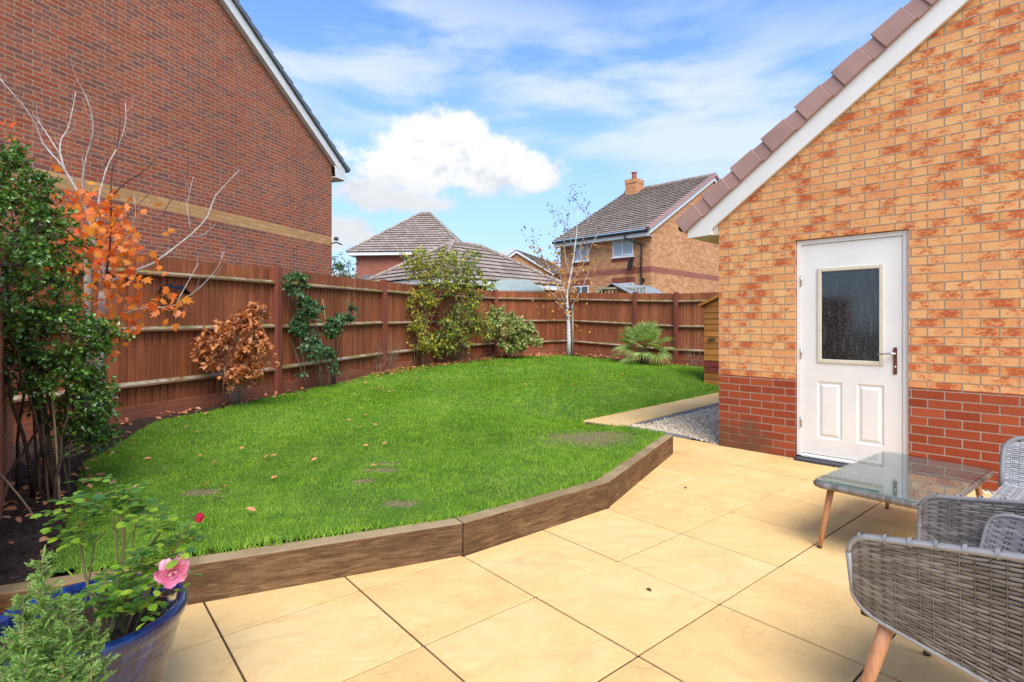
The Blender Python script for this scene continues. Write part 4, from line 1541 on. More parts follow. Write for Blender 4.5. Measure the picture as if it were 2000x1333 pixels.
# far gable house between them
h4 = thing('gabled_house', 'small distant brown roof with white barge boards between two houses', 'house', (.4, 40.5, 0), R(-22))
mb = MB()
mb.box((-2.5, 0, -.1), (2.5, .3, 5.2)).prism([(-2.5, 0, 5.2), (2.5, 0, 5.2), (0, 0, 6.7)], (0, .3, 0)).box((-2.5, .3, -.1), (-2.2, 8, 5.2)).box((2.2, .3, -.1), (2.5, 8, 5.2))
mb.build('wall', M['brick_far_buff'], h4)
roof_tiles(h4, M['tile_brown'], [((2.9, -.2, 5.0), (2.9, 8, 5.0), (0, 8, 6.85), (0, -.2, 6.85)), ((-2.9, 8, 5.0), (-2.9, -.2, 5.0), (0, -.2, 6.85), (0, 8, 6.85))], lift=.06)
mb = MB()
mb.prism([(-2.9, -.16, 4.85), (0, -.16, 6.62), (0, -.16, 6.82), (-2.9, -.16, 5.03)], (0, .04, 0)).prism([(2.9, -.16, 4.85), (0, -.16, 6.62), (0, -.16, 6.82), (2.9, -.16, 5.03)], (0, .04, 0))
mb.build('barge_board', M['white'], h4)

# sheds and trellis just over the fence
sh = thing('green_roof_shed', 'garden shed with pale grey-green felt roof over the back fence', 'shed', (*G(960, 700, .1), 0), 0)
c = P(1005, 560, 19.4)
sh.location = (.10, 17.2, 0)
mb = MB()
mb.prism([(-.9, 0, 2.34), (.95, 0, 2.34), (.45, .75, 2.74), (-.9, .75, 2.74)], (0, 0, .04))
mb.v = [(x, y, z) for x, y, z in mb.v]
mb.build('roof', M['felt'], sh)
MB().box((-.80, .1, -.1), (.40, .65, 2.36)).build('cladding', M['shed_wood'], sh)
sh2 = thing('grey_roof_shed', 'shed with low grey pitched roof in front of the detached house', 'shed', (4.75, 18.6, 0), R(40))
mb = MB()
mb.prism([(-1.1, 0, 2.30), (1.1, 0, 2.30), (1.1, .8, 2.68), (-1.1, .8, 2.68)], (0, 0, .03))
mb.prism([(1.1, 1.6, 2.30), (-1.1, 1.6, 2.30), (-1.1, .8, 2.68), (1.1, .8, 2.68)], (0, 0, .03))
mb.build('roof', M['grey_felt'], sh2)
mb = MB()
mb.prism([(-1.0, .08, -.1), (-1.0, 1.52, -.1), (-1.0, 1.52, 2.3), (-1.0, .8, 2.62), (-1.0, .08, 2.3)], (2.0, 0, 0))
mb.build('cladding', M['shed_wood'], sh2)
tl = thing('trellis', 'mossy grey trellis top showing above the right fence', 'trellis', (3.05, 18.4, 0), R(-4))
mb = MB()
mb.box((-.15, 0, 2.50), (1.4, .04, 2.55)).box((-.15, 0, 2.30), (1.4, .04, 2.35))
for k in range(13):
    mb.box((-.14 + k * .12, .04, 2.2), (-.10 + k * .12, .06, 2.56))
mb.build('lattice', M['trellis'], tl)
MB().box((-.2, -.02, -.1), (-.15, .05, 2.58)).build('post', M['trellis'], tl)
MB().box((1.4, -.02, -.1), (1.45, .05, 2.58)).build('post', M['trellis'], tl)
gf = thing('greenhouse', 'pale metal greenhouse frame glimpsed beside the garage eave', 'greenhouse', (6.2, 17.4, 0), R(8))
mb = MB()
for z in (1.9, 2.28):
    mb.tube([(0, 0, z), (2.0, 0, z + .05)], .022, 6)
for x in (0, .7, 1.4, 2.0):
    mb.tube([(x, 0, -.1), (x, 0, 2.3)], .02, 6)
mb.build('frame', M['white_old'], gf)
mb = MB().box((.02, -.004, 0), (1.98, .004, 1.88))
mb.build('pane', M['lens'], gf)


# ------------------------------------------------------------------ fences
def fence(name, label, pts, posts, hfun=1.80):
    root = thing(name, label, 'fence', (0, 0, 0))
    for k in range(len(pts) - 1):
        a, b = Vector(pts[k]), Vector(pts[k + 1])
        L = (b - a).length
        ang = math.atan2(b.y - a.y, b.x - a.x)
        za, zb = float(lawn_h(a.x, a.y)), float(lawn_h(b.x, b.y))
        if k == 0 and a.y < 4: za = zb
        z0 = (za + zb) / 2
        sl = (zb - za) / L
        sgn = 1 if True else -1
        mb = MB()
        n = round(L / .098)
        for i in range(n):
            u = L * i / n
            wdt = L / n + .012
            t0, t1 = random.uniform(.019, .024), .003
            top = .15 + 1.80 + random.uniform(-.006, .006)
            zz = sl * (u - L / 2)
            y_ = 0.0
            lean = random.uniform(-.002, .002)
            vs = [(u, y_ - t0, .12 + zz), (u + wdt, y_ - t1 + .0, .12 + zz), (u + wdt, y_ + .006, .12 + zz), (u, y_ - t0 + .011, .12 + zz)]
            vs += [(x + lean, y, top + zz) for x, y, _ in vs]
            mb.add(vs, [(0, 3, 2, 1), (4, 5, 6, 7), (0, 1, 5, 4), (1, 2, 6, 5), (2, 3, 7, 6), (3, 0, 4, 7)])
        o = mb.build('board_panel', M['fence_board'], root)
        rl = []
        for z in (.385, 1.04, 1.72):
            m2 = MB()
            wob = random.uniform(-.008, .008)
            vs = [(0, -.018, z - .035), (0, -.018, z + .045), (0, -.085, z + .012), (0, -.085, z - .012)]
            vs2 = [(L, y, zz) for _, y, zz in vs]
            vs = [(x, y, zz - sl * L / 2 - wob) for x, y, zz in vs] + [(x, y, zz + sl * L / 2 + wob) for x, y, zz in vs2]
            m2.add(vs, [(0, 1, 2, 3), (7, 6, 5, 4), (0, 4, 5, 1), (1, 5, 6, 2), (2, 6, 7, 3), (3, 7, 4, 0)])
            rl.append(m2.build('rail', M['fence_rail'], root))
        m3 = MB()
        m3.add([(0, -.040, -.04 - sl * L / 2), (L, -.040, -.04 + sl * L / 2), (L, -.016, -.04 + sl * L / 2), (0, -.016, -.04 - sl * L / 2),
                (0, -.040, .15 - sl * L / 2), (L, -.040, .15 + sl * L / 2), (L, -.016, .15 + sl * L / 2), (0, -.016, .15 - sl * L / 2)],
               [(0, 3, 2, 1), (4, 5, 6, 7), (0, 1, 5, 4), (1, 2, 6, 5), (2, 3, 7, 6), (3, 0, 4, 7)])
        gbd = m3.build('gravel_board', M['gravel_board'], root, bevel=.004)
        for q in [o, gbd] + rl:
            q.location = (a.x, a.y, z0)
            q.rotation_euler = (0, 0, ang)
        if posts[k]:
            mp = MB().box((-.058, -.115, -.2), (.058, .01, 1.985))
            po = mp.build('post', M['fence_post'], root, bevel=.006, seg=1)
            po.location = (a.x, a.y, za)
            po.rotation_euler = (0, 0, ang)
    return root


fence('garden_fence', 'long reddish-brown closeboard fence along the left of the lawn', FENCE_L, [0, 0, 1, 1, 1, 1])
fence('garden_fence', 'reddish-brown closeboard fence across the back right behind the palm', FENCE_R, [1, 1, 1])

# low brick garden wall at the extreme left
wa, wb_ = (-3.97, 4.33), (-2.05, 2.08)
o = MB().box((0, 0, -.1), (math.dist(wa, wb_), .22, 1.75)).build('brick_wall', M['brick_garden'])
o.location = (wa[0], wa[1], .05)
o.rotation_euler = (0, 0, math.atan2(wb_[1] - wa[1], wb_[0] - wa[0]))
o.location = (wa[0] - .16, wa[1] - .16, .05)
tag(o, 'orange-red brick wall at the far left edge beside the glossy shrub', 'wall')

# timber store beside the garage
st = thing('timber_store', 'orange stained wooden store with a hasp beside the garage corner', 'shed', (4.02, 11.35, 0), GA)
mb = MB()
z = .05
for k in range(13):
    z1 = z + .125
    if k not in (2, 3):
        mb.add([(0, -.012, z), (1.6, -.012, z), (1.6, -.002, z1), (0, -.002, z1), (0, .03, z), (1.6, .03, z), (1.6, .03, z1), (0, .03, z1)],
               [(0, 1, 2, 3), (7, 6, 5, 4), (3, 2, 6, 7), (0, 4, 5, 1), (0, 3, 7, 4), (1, 5, 6, 2)])
    z = z1
mb.prism([(.0, .03, .05), (.0, 1.0, .05), (.0, 1.0, 1.72), (.0, .03, 1.68)], (.03, 0, 0))
mb.build('cladding', M['shed_wood'], st)
mb = MB()
for k in (2, 3):
    zz = .05 + .125 * k
    mb.add([(0, -.012, zz), (1.6, -.012, zz), (1.6, -.002, zz + .123), (0, -.002, zz + .123), (0, .03, zz), (1.6, .03, zz), (1.6, .03, zz + .123), (0, .03, zz + .123)],
           [(0, 1, 2, 3), (7, 6, 5, 4), (3, 2, 6, 7), (0, 4, 5, 1), (0, 3, 7, 4), (1, 5, 6, 2)])
mb.build('lower_boards', M['shed_red'], st)
mb = MB().prism([(-.10, -.08, 1.66), (.8, -.08, 2.05), (1.7, -.08, 1.66), (1.7, -.08, 1.72), (.8, -.08, 2.11), (-.10, -.08, 1.72)], (0, 1.15, 0))
mb.build('roof', M['shed_wood'], st)
MB().prism([(0, -.01, 1.675), (1.6, -.01, 1.675), (.8, -.01, 2.04)], (0, .03, 0)).build('gable', M['shed_wood'], st)
MB().box((0, -.02, -.1), (1.6, 1.0, .048)).build('base', M['stone_edge'], st)
mb = MB().tube([(.08, -.03, 1.0), (.28, -.03, 1.0)], .008, 6).box((.12, -.035, .975), (.24, -.012, 1.03))
mb.build('hasp', M['steel'], st)


# ------------------------------------------------------------------ plants
def bez(a, b, c, n=8):
    a, b, c = map(np.array, (a, b, c))
    t = np.linspace(0, 1, n)[:, None]
    return (1 - t) ** 2 * a + 2 * t * (1 - t) * b + t * t * c


def jig(path, amp):
    path = np.array(path, float)
    n = len(path)
    j = rng.normal(0, amp, path.shape)
    j[0] = 0
    return path + j


def bush(name, label, cat, base, blobs, mats, leaf=LEAF, size=(.04, .03), nclus=60, per=40, crad=.09, stems=6, sr=.012, droop=.2,
         stem_mat='bark_dark', leafname='foliage', twig=.003, up=.3, base_r=.05, two=None, shell=.35, showtwigs=True, bare=.12):
    """multi-stemmed shrub: blobs = [(centre, radii, weight)] in world coordinates"""
    root = thing(name, label, cat, base)
    B = np.array(base, float)
    ws = np.array([b[2] for b in blobs], float)
    ws /= ws.sum()
    C = []
    for _ in range(nclus):
        c, r, _w = blobs[rng.choice(len(blobs), p=ws)]
        v = rng.normal(size=3)
        v /= np.linalg.norm(v)
        C.append(np.array(c) + v * np.array(r) * rng.uniform(shell, 1.0) ** .6)
    C = np.array(C)
    C[:, 2] = np.maximum(C[:, 2], B[2] + bare)
    mb = MB()
    # main stems aim at spread-out clusters
    order = rng.permutation(nclus)[:stems]
    nodes = []
    for k in order:
        st_ = B + np.array([rng.normal(0, base_r), rng.normal(0, base_r), 0])
        mid = st_ * .45 + C[k] * .55
        mid[:2] = st_[:2] * .65 + C[k][:2] * .35
        mid[2] += .12 * (C[k][2] - B[2])
        p = jig(bez(st_, mid, C[k], 9), sr * .9)
        h = np.linspace(1, .3, 9) * sr * rng.uniform(.7, 1.2)
        mb.tube(p - B, list(h), 6)
        nodes += [(q, h[i]) for i, q in enumerate(p[2:], 2) for _ in (0,)]
    NP = np.array([n_[0] for n_ in nodes])
    for k in range(nclus):
        if k in order: continue
        dd_ = np.linalg.norm(NP - C[k], axis=1) + .4 * np.maximum(0, NP[:, 2] - C[k][2])
        j = int(np.argmin(dd_))
        s_ = NP[j]
        mid = (s_ + C[k]) / 2 + np.array([0, 0, -.05 * np.linalg.norm(C[k] - s_)]) + rng.normal(0, .02, 3)
        mb.tube(jig(bez(s_, mid, C[k], 5), .004) - B, [nodes[j][1] * .55 + .0005, .0, .0, .0, .0][:1] + [max(twig, nodes[j][1] * .4)] * 2 + [twig] * 2, 5)
    pos, dr_, nn = [], [], []
    for k in range(nclus):
        nt = max(3, per // 9)
        for _ in range(nt):
            v = rng.normal(size=3) + np.array([0, 0, up])
            v /= np.linalg.norm(v)
            L = crad * rng.uniform(.5, 1.35)
            tip = C[k] + v * L
            tip[2] -= droop * L
            if showtwigs: mb.tube([C[k] - B, (C[k] + tip) / 2 - B + rng.normal(0, .004, 3), tip - B], [twig, twig * .8, twig * .5], 4, cap=False)
            m_ = per // nt
            t = rng.uniform(.1, 1.05, m_)[:, None]
            q = C[k] * (1 - t) + tip * t
            pos.append(q)
            dr_.append(v * .5 + rng.normal(0, .8, (m_, 3)) + np.array([0, 0, -droop]))
            nn.append(rng.normal(0, .55, (m_, 3)) + np.array([0, 0, 1.0]))
    mb.build('stem', M[stem_mat], root, smooth=True)
    pos = np.concatenate(pos)
    dr_ = np.concatenate(dr_)
    nn = np.concatenate(nn)
    n = len(pos)
    sz = rng.uniform(.6, 1.25, n)
    if two is None:
        scatter(leafname, leaf, pos - B, dr_, nn, size[0] * sz, size[1] * sz, M[mats], root)
    else:
        k = rng.uniform(size=n) < two[1]
        scatter(leafname, leaf, (pos - B)[~k], dr_[~k], nn[~k], (size[0] * sz)[~k], (size[1] * sz)[~k], M[mats], root)
        scatter(leafname, leaf, (pos - B)[k], dr_[k], nn[k], (size[0] * sz)[k], (size[1] * sz)[k], M[two[0]], root)
    return root


def cane(p0, p1_, label, r=.007):
    p0, p1_ = Vector(p0), Vector(p1_)
    mb = MB().tube([(0, 0, 0), (p1_ - p0) * .5 + Vector((.004, .003, 0)), p1_ - p0], [r, r * .95, r * .8], 7)
    o = mb.build('garden_cane', M['cane'], smooth=True)
    o.location = p0
    tag(o, label, 'cane')
    return o


def gh(px, py, h=.19):
    x, y = G(px, py, h)
    return (x, y, float(lawn_h(x, y)) - .03)


# --- 1 glossy evergreen at the left
b0 = gh(105, 962)
bush('evergreen_shrub', 'large glossy dark green shrub with bare lower stems at the left edge', 'shrub', b0,
     [(P(18, 440, 3.7), (.36, .38, .30), 3.4), (P(48, 570, 3.6), (.37, .36, .34), 3.6), (P(8, 345, 3.7), (.26, .3, .22), 1.9), (P(120, 660, 3.6), (.30, .28, .24), 2.0), (P(150, 780, 3.6), (.22, .22, .24), 1.6),
      (P(40, 740, 3.6), (.22, .22, .22), 1.2), (P(120, 480, 3.7), (.09, .2, .12), .4), (P(8, 520, 3.15), (.14, .22, .42), 2.0), (P(185, 660, 3.7), (.10, .16, .12), .5), (P(180, 850, 3.6), (.12, .14, .10), .4), (P(110, 730, 3.5), (.22, .2, .16), 1.0)],
     'leaf_glossy', HOLLY, (.031, .023), nclus=310, per=64, crad=.10, stems=15, sr=.011, stem_mat='bark_dark', twig=.0022, base_r=.13, bare=.35)
cane(gh(118, 985), P(95, 700, 3.55), 'upright bamboo cane among the stems of the glossy shrub')
cane(gh(95, 968), P(60, 560, 3.7), 'bamboo cane leaning left inside the glossy shrub')
cane(gh(75, 1005), P(0, 925, 3.1), 'fallen bamboo cane lying across the dark soil by the brick wall', .006)
cane(gh(135, 945), P(132, 640, 3.8), 'slim pale cane at the right side of the glossy shrub', .005)

# --- 2 orange-leaved young tree
tb = gh(189, 868, .2)
mt = thing('maple_tree', 'young tree with orange autumn leaves and bare pale upper branches', 'tree', tb)
TB = Vector(tb)
tk = MB()
trunk = [(189, 872, 4.94), (190, 800, 4.94), (194, 730, 4.94), (196, 670, 4.93), (198, 610, 4.93), (200, 570, 4.92)]
tk.tube([Vector(P(*q)) - TB for q in trunk], [.045, .038, .034, .032, .030, .028], 9)
tk.build('trunk', M['bark_pale'], mt, smooth=True)
brs = [
    ([(200, 575, 4.92), (188, 500, 4.9), (178, 440, 4.86), (160, 385, 4.8), (128, 335, 4.75), (112, 312, 4.7), (80, 280, 4.66), (70, 240, 4.6), (45, 205, 4.5), (0, 155, 4.4)], .018, 'p'),
    ([(128, 335, 4.75), (116, 300, 4.82), (118, 270, 4.86), (133, 255, 4.9), (140, 225, 4.95), (148, 180, 5.0)], .009, 'p'),
    ([(116, 300, 4.82), (92, 262, 4.95), (66, 225, 5.05)], .007, 'p'),
    ([(165, 395, 4.8), (160, 350, 4.75), (170, 300, 4.7), (184, 262, 4.66), (180, 215, 4.6), (160, 172, 4.55), (150, 155, 4.5)], .012, 'p'),
    ([(200, 575, 4.92), (205, 520, 5.0), (186, 430, 5.05), (196, 370, 5.1), (210, 320, 5.15), (232, 285, 5.2), (248, 240, 5.2), (245, 200, 5.25)], .014, 'p'),
    ([(205, 325, 5.15), (232, 290, 5.2), (235, 240, 5.15), (232, 190, 5.1), (228, 160, 5.1)], .006, 'r'),
    ([(202, 560, 4.9), (214, 500, 4.75), (218, 440, 4.7), (216, 385, 4.65), (218, 330, 4.6), (228, 300, 4.6)], .012, 'r'),
    ([(216, 385, 4.65), (250, 352, 4.6), (290, 330, 4.55), (310, 302, 4.5)], .006, 'r'),
    ([(205, 560, 4.92), (240, 535, 5.0), (300, 518, 5.1), (350, 478, 5.15), (378, 455, 5.2), (408, 425, 5.25), (420, 380, 5.3), (440, 362, 5.32), (468, 332, 5.35)], .016, 'p'),
    ([(372, 460, 5.2), (370, 430, 5.1), (363, 400, 5.1), (378, 345, 5.1)], .006, 'p'),
    ([(345, 480, 5.15), (322, 440, 5.2), (318, 410, 5.25), (340, 385, 5.3), (365, 350, 5.35), (368, 315, 5.35)], .007, 'r'),
    ([(370, 465, 5.2), (400, 460, 5.3), (420, 440, 5.35)], .005, 'p'),
    ([(196, 660, 4.93), (230, 620, 4.9), (262, 604, 4.88), (300, 600, 4.85), (330, 602, 4.83), (352, 592, 4.8), (395, 560, 4.75), (430, 520, 4.72), (438, 490, 4.7)], .010, 'p'),
    ([(345, 592, 4.8), (362, 560, 4.85), (388, 515, 4.9)], .005, 'p'),
    ([(190, 500, 4.9), (150, 470, 4.6), (110, 430, 4.4), (75, 400, 4.2), (60, 340, 4.1), (30, 270, 4.0)], .008, 'r'),
    ([(185, 470, 4.9), (235, 440, 5.1), (270, 400, 5.2), (300, 370, 5.3)], .007, 'r'),
    ([(214, 500, 4.75), (250, 470, 4.7), (268, 420, 4.65), (262, 380, 4.6)], .006, 'p'),
]
lp, ldir = [], []
for pts_, r0_, kd in brs:
    path = [Vector(P(*q)) - TB for q in pts_]
    # resample with a curve
    out = []
    for i in range(len(path) - 1):
        out += [path[i].lerp(path[i + 1], t) for t in (0, .5)]
    out.append(path[-1])
    for i in range(1, len(out) - 1):
        out[i] = (out[i - 1] + out[i] * 2 + out[i + 1]) / 4
    n = len(out)
    rr_ = [r0_ * .78 * (1 - .85 * i / (n - 1)) + .0012 for i in range(n)]
    m_ = MB().tube(out, rr_, 7)
    # twigs
    for i in range(3, n, 2):
        d = (out[i] - out[i - 1]).normalized()
        for _ in range(1):
            v = (d + Vector(rng.normal(0, .55, 3)) + Vector((0, 0, .35))).normalized()
            L = random.uniform(.06, .22)
            e1_ = out[i] + v * L * .5
            e2_ = out[i] + (v + Vector((0, 0, .5))).normalized() * L
            m_.tube([out[i], e1_, e2_], [.0022, .0017, .001], 4, cap=False)
    m_.build('branch', M['bark_pale' if kd == 'p' else 'bark_red'], mt, smooth=True)
# leaves: clusters placed where the crown still holds them
cl = [(205, 415, 30, 26, 4.75, 26), (155, 400, 34, 26, 4.7, 26), (230, 440, 30, 30, 4.8, 26), (180, 440, 40, 34, 4.75, 46), (120, 395, 40, 24, 4.6, 18), (215, 480, 44, 34, 4.75, 60),
      (170, 500, 36, 34, 4.75, 40), (260, 470, 22, 22, 4.85, 14), (240, 530, 36, 26, 4.8, 26), (180, 560, 30, 30, 4.8, 24), (235, 585, 32, 24, 4.8, 26), (255, 620, 26, 22, 4.8, 18),
      (215, 640, 26, 26, 4.75, 16), (230, 665, 16, 16, 4.75, 8), (300, 592, 20, 10, 4.8, 7), (342, 595, 26, 14, 4.8, 16), (150, 720, 22, 20, 4.6, 9), (60, 400, 26, 12, 4.3, 6), (22, 245, 14, 12, 4.0, 3), (20, 262, 10, 8, 4.0, 2),
      (100, 470, 30, 40, 4.5, 14), (330, 620, 10, 14, 4.8, 3), (300, 395, 6, 6, 5.2, 2), (175, 385, 20, 10, 4.7, 8)]
for (x, y, rx, ry, d, n) in cl:
    for _ in range(int(n * 1.15)):
        q = Vector(P(x + rng.normal(0, rx * .85), y + rng.normal(0, ry * .85), d + rng.normal(0, .25))) - TB
        lp.append(q[:])
lp = np.array(lp)
n = len(lp)
scatter('foliage', MAPLE, lp, rng.normal(0, .7, (n, 3)) + np.array([0, 0, -.6]), rng.normal(0, .6, (n, 3)) + np.array([0, -.5, .6]), rng.uniform(.04, .10, n), rng.uniform(.035, .09, n), M['leaf_orange'], mt)
sk = MB().tube([(0, 0, 0), (.01, 0, .9), (0, 0, 1.75)], [.032, .031, .030], 8).build('tree_stake', M['stake'], smooth=True)
sk.location = (P(171, 860, 5.0)[0], 5.0, .15)
tag(sk, 'grey round timber stake behind the trunk of the orange-leaved tree', 'stake')

# --- heart-shaped wire feeder on the fence
fx, fy = -4.33 + .105, 6.79 - .04
fa_ = math.atan2(8.5 - 5.87, -3.73 + 4.66)
hf = thing('bird_feeder', 'black heart-shaped wire bird feeder hanging on the left fence', 'bird feeder', (fx, fy, 1.62), fa_)


def heart(s, k=28):
    out = []
    for i in range(k + 1):
        t = 2 * math.pi * i / k
        out.append((s * 16 * math.sin(t) ** 3 / 16, 0, s * (13 * math.cos(t) - 5 * math.cos(2 * t) - 2 * math.cos(3 * t) - math.cos(4 * t)) / 16))
    return out


mb = MB()
for s, y in ((.165, 0), (.165, -.055), (.12, -.075)):
    mb.tube([(x, yy + y, z) for x, yy, z in heart(s)], .0028, 5)
for k in range(-5, 6):
    mb.tube([(k * .028, -.060, -.14 + abs(k) * .022), (k * .028 + .02, -.062, .10)], .0015, 4)
for k in range(-4, 5):
    mb.tube([(-.13 + abs(k) * .012, -.062, k * .026), (.13 - abs(k) * .012, -.062, k * .026 + .015)], .0015, 4)
mb.build('wire_basket', M['black_metal'], hf)
top = MB()
prof = [(-.185, .03), (-.15, .10), (-.10, .135), (-.05, .135), (0, .115), (.05, .135), (.10, .135), (.15, .10), (.185, .03)]
vs = []
for x, z in prof:
    vs += [(x, .01, z + .03), (x, -.05, z + .038), (x * 1.05, -.10, z - .01)]
fs = []
for i in range(len(prof) - 1):
    for j in range(2):
        fs.append((i * 3 + j, i * 3 + j + 1, (i + 1) * 3 + j + 1, (i + 1) * 3 + j))
top.add(vs, fs)
to = top.build('cover', M['black_metal'], hf, smooth=True)
sm = to.modifiers.new('thick', 'SOLIDIFY')
sm.thickness = .006

# --- 3 copper shrub
b0 = gh(452, 792)
cb = bush('copper_shrub', 'shrub thick with curled copper-brown leaves in front of the left fence', 'shrub', b0,
          [(P(470, 650, 7.1), (.32, .28, .26), 3), (P(425, 690, 7.1), (.26, .26, .20), 2), (P(495, 612, 7.2), (.16, .16, .12), .8), (P(500, 690, 7.1), (.22, .22, .26), 1.6), (P(465, 735, 7.0), (.16, .16, .10), .7), (P(405, 665, 7.1), (.12, .14, .12), .4)],
          'leaf_copper', CURL, (.068, .052), nclus=115, per=22, crad=.11, stems=9, sr=.011, stem_mat='bark_grey', twig=.0022, base_r=.06, droop=.45, bare=.30)
cane(gh(431, 794), P(440, 715, 7.0), 'short cane stuck in the soil by the copper-leaved shrub', .006)

# --- 4 climbing rose
b0 = (-3.23, 9.2, .16)
bush('climbing_rose', 'tall green rose climbing the fence just right of the thick post', 'rose', b0,
     [(P(575, 555, 8.6), (.20, .14, .20), 1.7), (P(600, 600, 8.7), (.17, .14, .20), 1.5), (P(585, 640, 8.7), (.16, .14, .16), 1.1), (P(612, 680, 8.6), (.14, .14, .2), 1.0), (P(620, 605, 8.9), (.12, .1, .10), .5), (P(595, 730, 8.4), (.05, .05, .04), .12)],
     'leaf_rose', LEAF, (.050, .034), nclus=92, per=36, crad=.10, stems=8, sr=.010, stem_mat='bark_tan', twig=.0022, base_r=.07, bare=.3)
b0 = (-3.12, 9.5, .17)
bush('rose_bush', 'smaller green rose leaning right against the fence beside the climbing rose', 'rose', b0,
     [(P(652, 640, 9.2), (.18, .14, .14), 1.3), (P(640, 690, 9.1), (.14, .14, .14), .9), (P(668, 625, 9.3), (.16, .14, .10), .9), (P(690, 602, 9.5), (.12, .1, .06), .4), (P(648, 720, 9.0), (.1, .1, .1), .4)],
     'leaf_rose', LEAF, (.050, .034), nclus=52, per=30, crad=.10, stems=6, sr=.010, stem_mat='bark_dark', twig=.0022, base_r=.04, bare=.25)
cane((-3.36, 9.0, .16), P(546, 602, 8.8), 'long cane leaning left out of the climbing rose', .007)
cane((-3.14, 9.6, .16), P(630, 584, 9.2), 'tall cane leaning against the fence above the smaller rose', .007)
cane((-3.40, 9.1, .16), P(580, 640, 8.6), 'cane hidden in the middle of the climbing rose', .006)


# --- bare twiggy shrubs
def twiggy(name, label, base, n, h, spread, mat, r=.007, lean=(0, 0), leafmat_=None, nleaf=0, depth=3):
    root = thing(name, label, 'shrub', base)
    mb = MB()
    tips = []

    def rec(p, v, L, r_, dep):
        q = p
        pts_ = [p]
        for i in range(4):
            v = (v + Vector(rng.normal(0, .14, 3)) + Vector((0, 0, .05))).normalized()
            q = q + v * L / 4
            pts_.append(q)
            if dep > 0 and i > 0:
                for _ in range(random.choice((1, 2))):
                    vv = (v + Vector(rng.normal(0, .55, 3))).normalized()
                    rec(q, vv, L * random.uniform(.45, .75), r_ * .55, dep - 1)
        tips.extend(pts_[2:])
        mb.tube(pts_, [r_, r_ * .85, r_ * .7, r_ * .55, r_ * .4], 5, cap=False)
    for k in range(n):
        a = 2 * math.pi * k / n + random.uniform(-.3, .3)
        v = Vector((math.cos(a) * spread + lean[0], math.sin(a) * spread * .7 + lean[1], 1)).normalized()
        rec(Vector((math.cos(a) * .03, math.sin(a) * .03, 0)), v, h * random.uniform(.6, 1.0) * .62, r, depth - 1)
    mb.build('stem', M[mat], root, smooth=True)
    if nleaf:
        idx = rng.choice(len(tips), nleaf)
        ps = np.array([tips[i][:] for i in idx]) + rng.normal(0, .03, (nleaf, 3))
        scatter('foliage', LEAF, ps, rng.normal(size=(nleaf, 3)), rng.normal(0, .5, (nleaf, 3)) + np.array([0, 0, 1.]), .035, .025, M[leafmat_], root)
    return root


twiggy('bare_shrub', 'leafless tan twiggy shrub in front of the fence post', (-2.70, 11.3, .19), 9, 1.0, .55, 'bark_tan', .008)
twiggy('bare_shrub', 'small leafless twigs by the fence next to the timber store', (4.72, 14.1, .15), 4, 1.0, .35, 'bark_grey', .006, depth=2)

# --- 5 tall yellow shrub, tall green shrub, variegated shrub
bush('yellow_shrub', 'tall thin-stemmed shrub with yellow leaves rising above the fence', 'shrub', (-2.14, 12.9, .22),
     [(P(830, 520, 12.9), (.55, .4, .38), 2.2), (P(820, 590, 12.8), (.42, .35, .40), 1.6), (P(860, 545, 13), (.4, .3, .3), 1.2), (P(812, 650, 12.7), (.28, .25, .25), .8), (P(835, 675, 12.7), (.25, .25, .2), .6), (P(880, 500, 13.0), (.3, .3, .16), .5)],
     'leaf_yellow', LEAF, (.070, .038), nclus=170, per=24, crad=.20, stems=14, sr=.011, stem_mat='bark_tan', twig=.0035, base_r=.10, two=('leaf_mid', .3), bare=.3)
bush('green_shrub', 'tall loose mid-green shrub in the middle of the back left border', 'shrub', (-1.44, 14.0, .24),
     [(P(895, 540, 13.7), (.45, .4, .55), 2), (P(900, 620, 13.6), (.5, .4, .50), 2.4), (P(935, 560, 13.8), (.42, .35, .40), 1.4), (P(880, 665, 13.4), (.55, .35, .32), 2.2), (P(940, 640, 13.8), (.35, .3, .3), .9), (P(920, 500, 13.8), (.3, .3, .14), .4)],
     'leaf_mid', LEAF, (.085, .036), nclus=225, per=23, crad=.21, stems=12, sr=.014, stem_mat='bark_tan', twig=.0035, base_r=.14, two=('leaf_yellow', .42), bare=.25)
bush('variegated_shrub', 'rounded cream and green variegated shrub near the fence corner', 'shrub', (-.12, 15.4, .27),
     [(P(990, 640, 15.1), (.50, .45, .48), 3), (P(1020, 650, 15.1), (.42, .4, .34), 1.6), (P(970, 615, 15.2), (.3, .3, .2), .7), (P(1000, 675, 15), (.4, .35, .2), 1), (P(1040, 665, 15), (.22, .2, .14), .35)],
     'leaf_varieg', LEAF, (.070, .045), nclus=190, per=44, crad=.13, stems=9, sr=.012, stem_mat='bark_dark', twig=.003, base_r=.08, bare=.1)

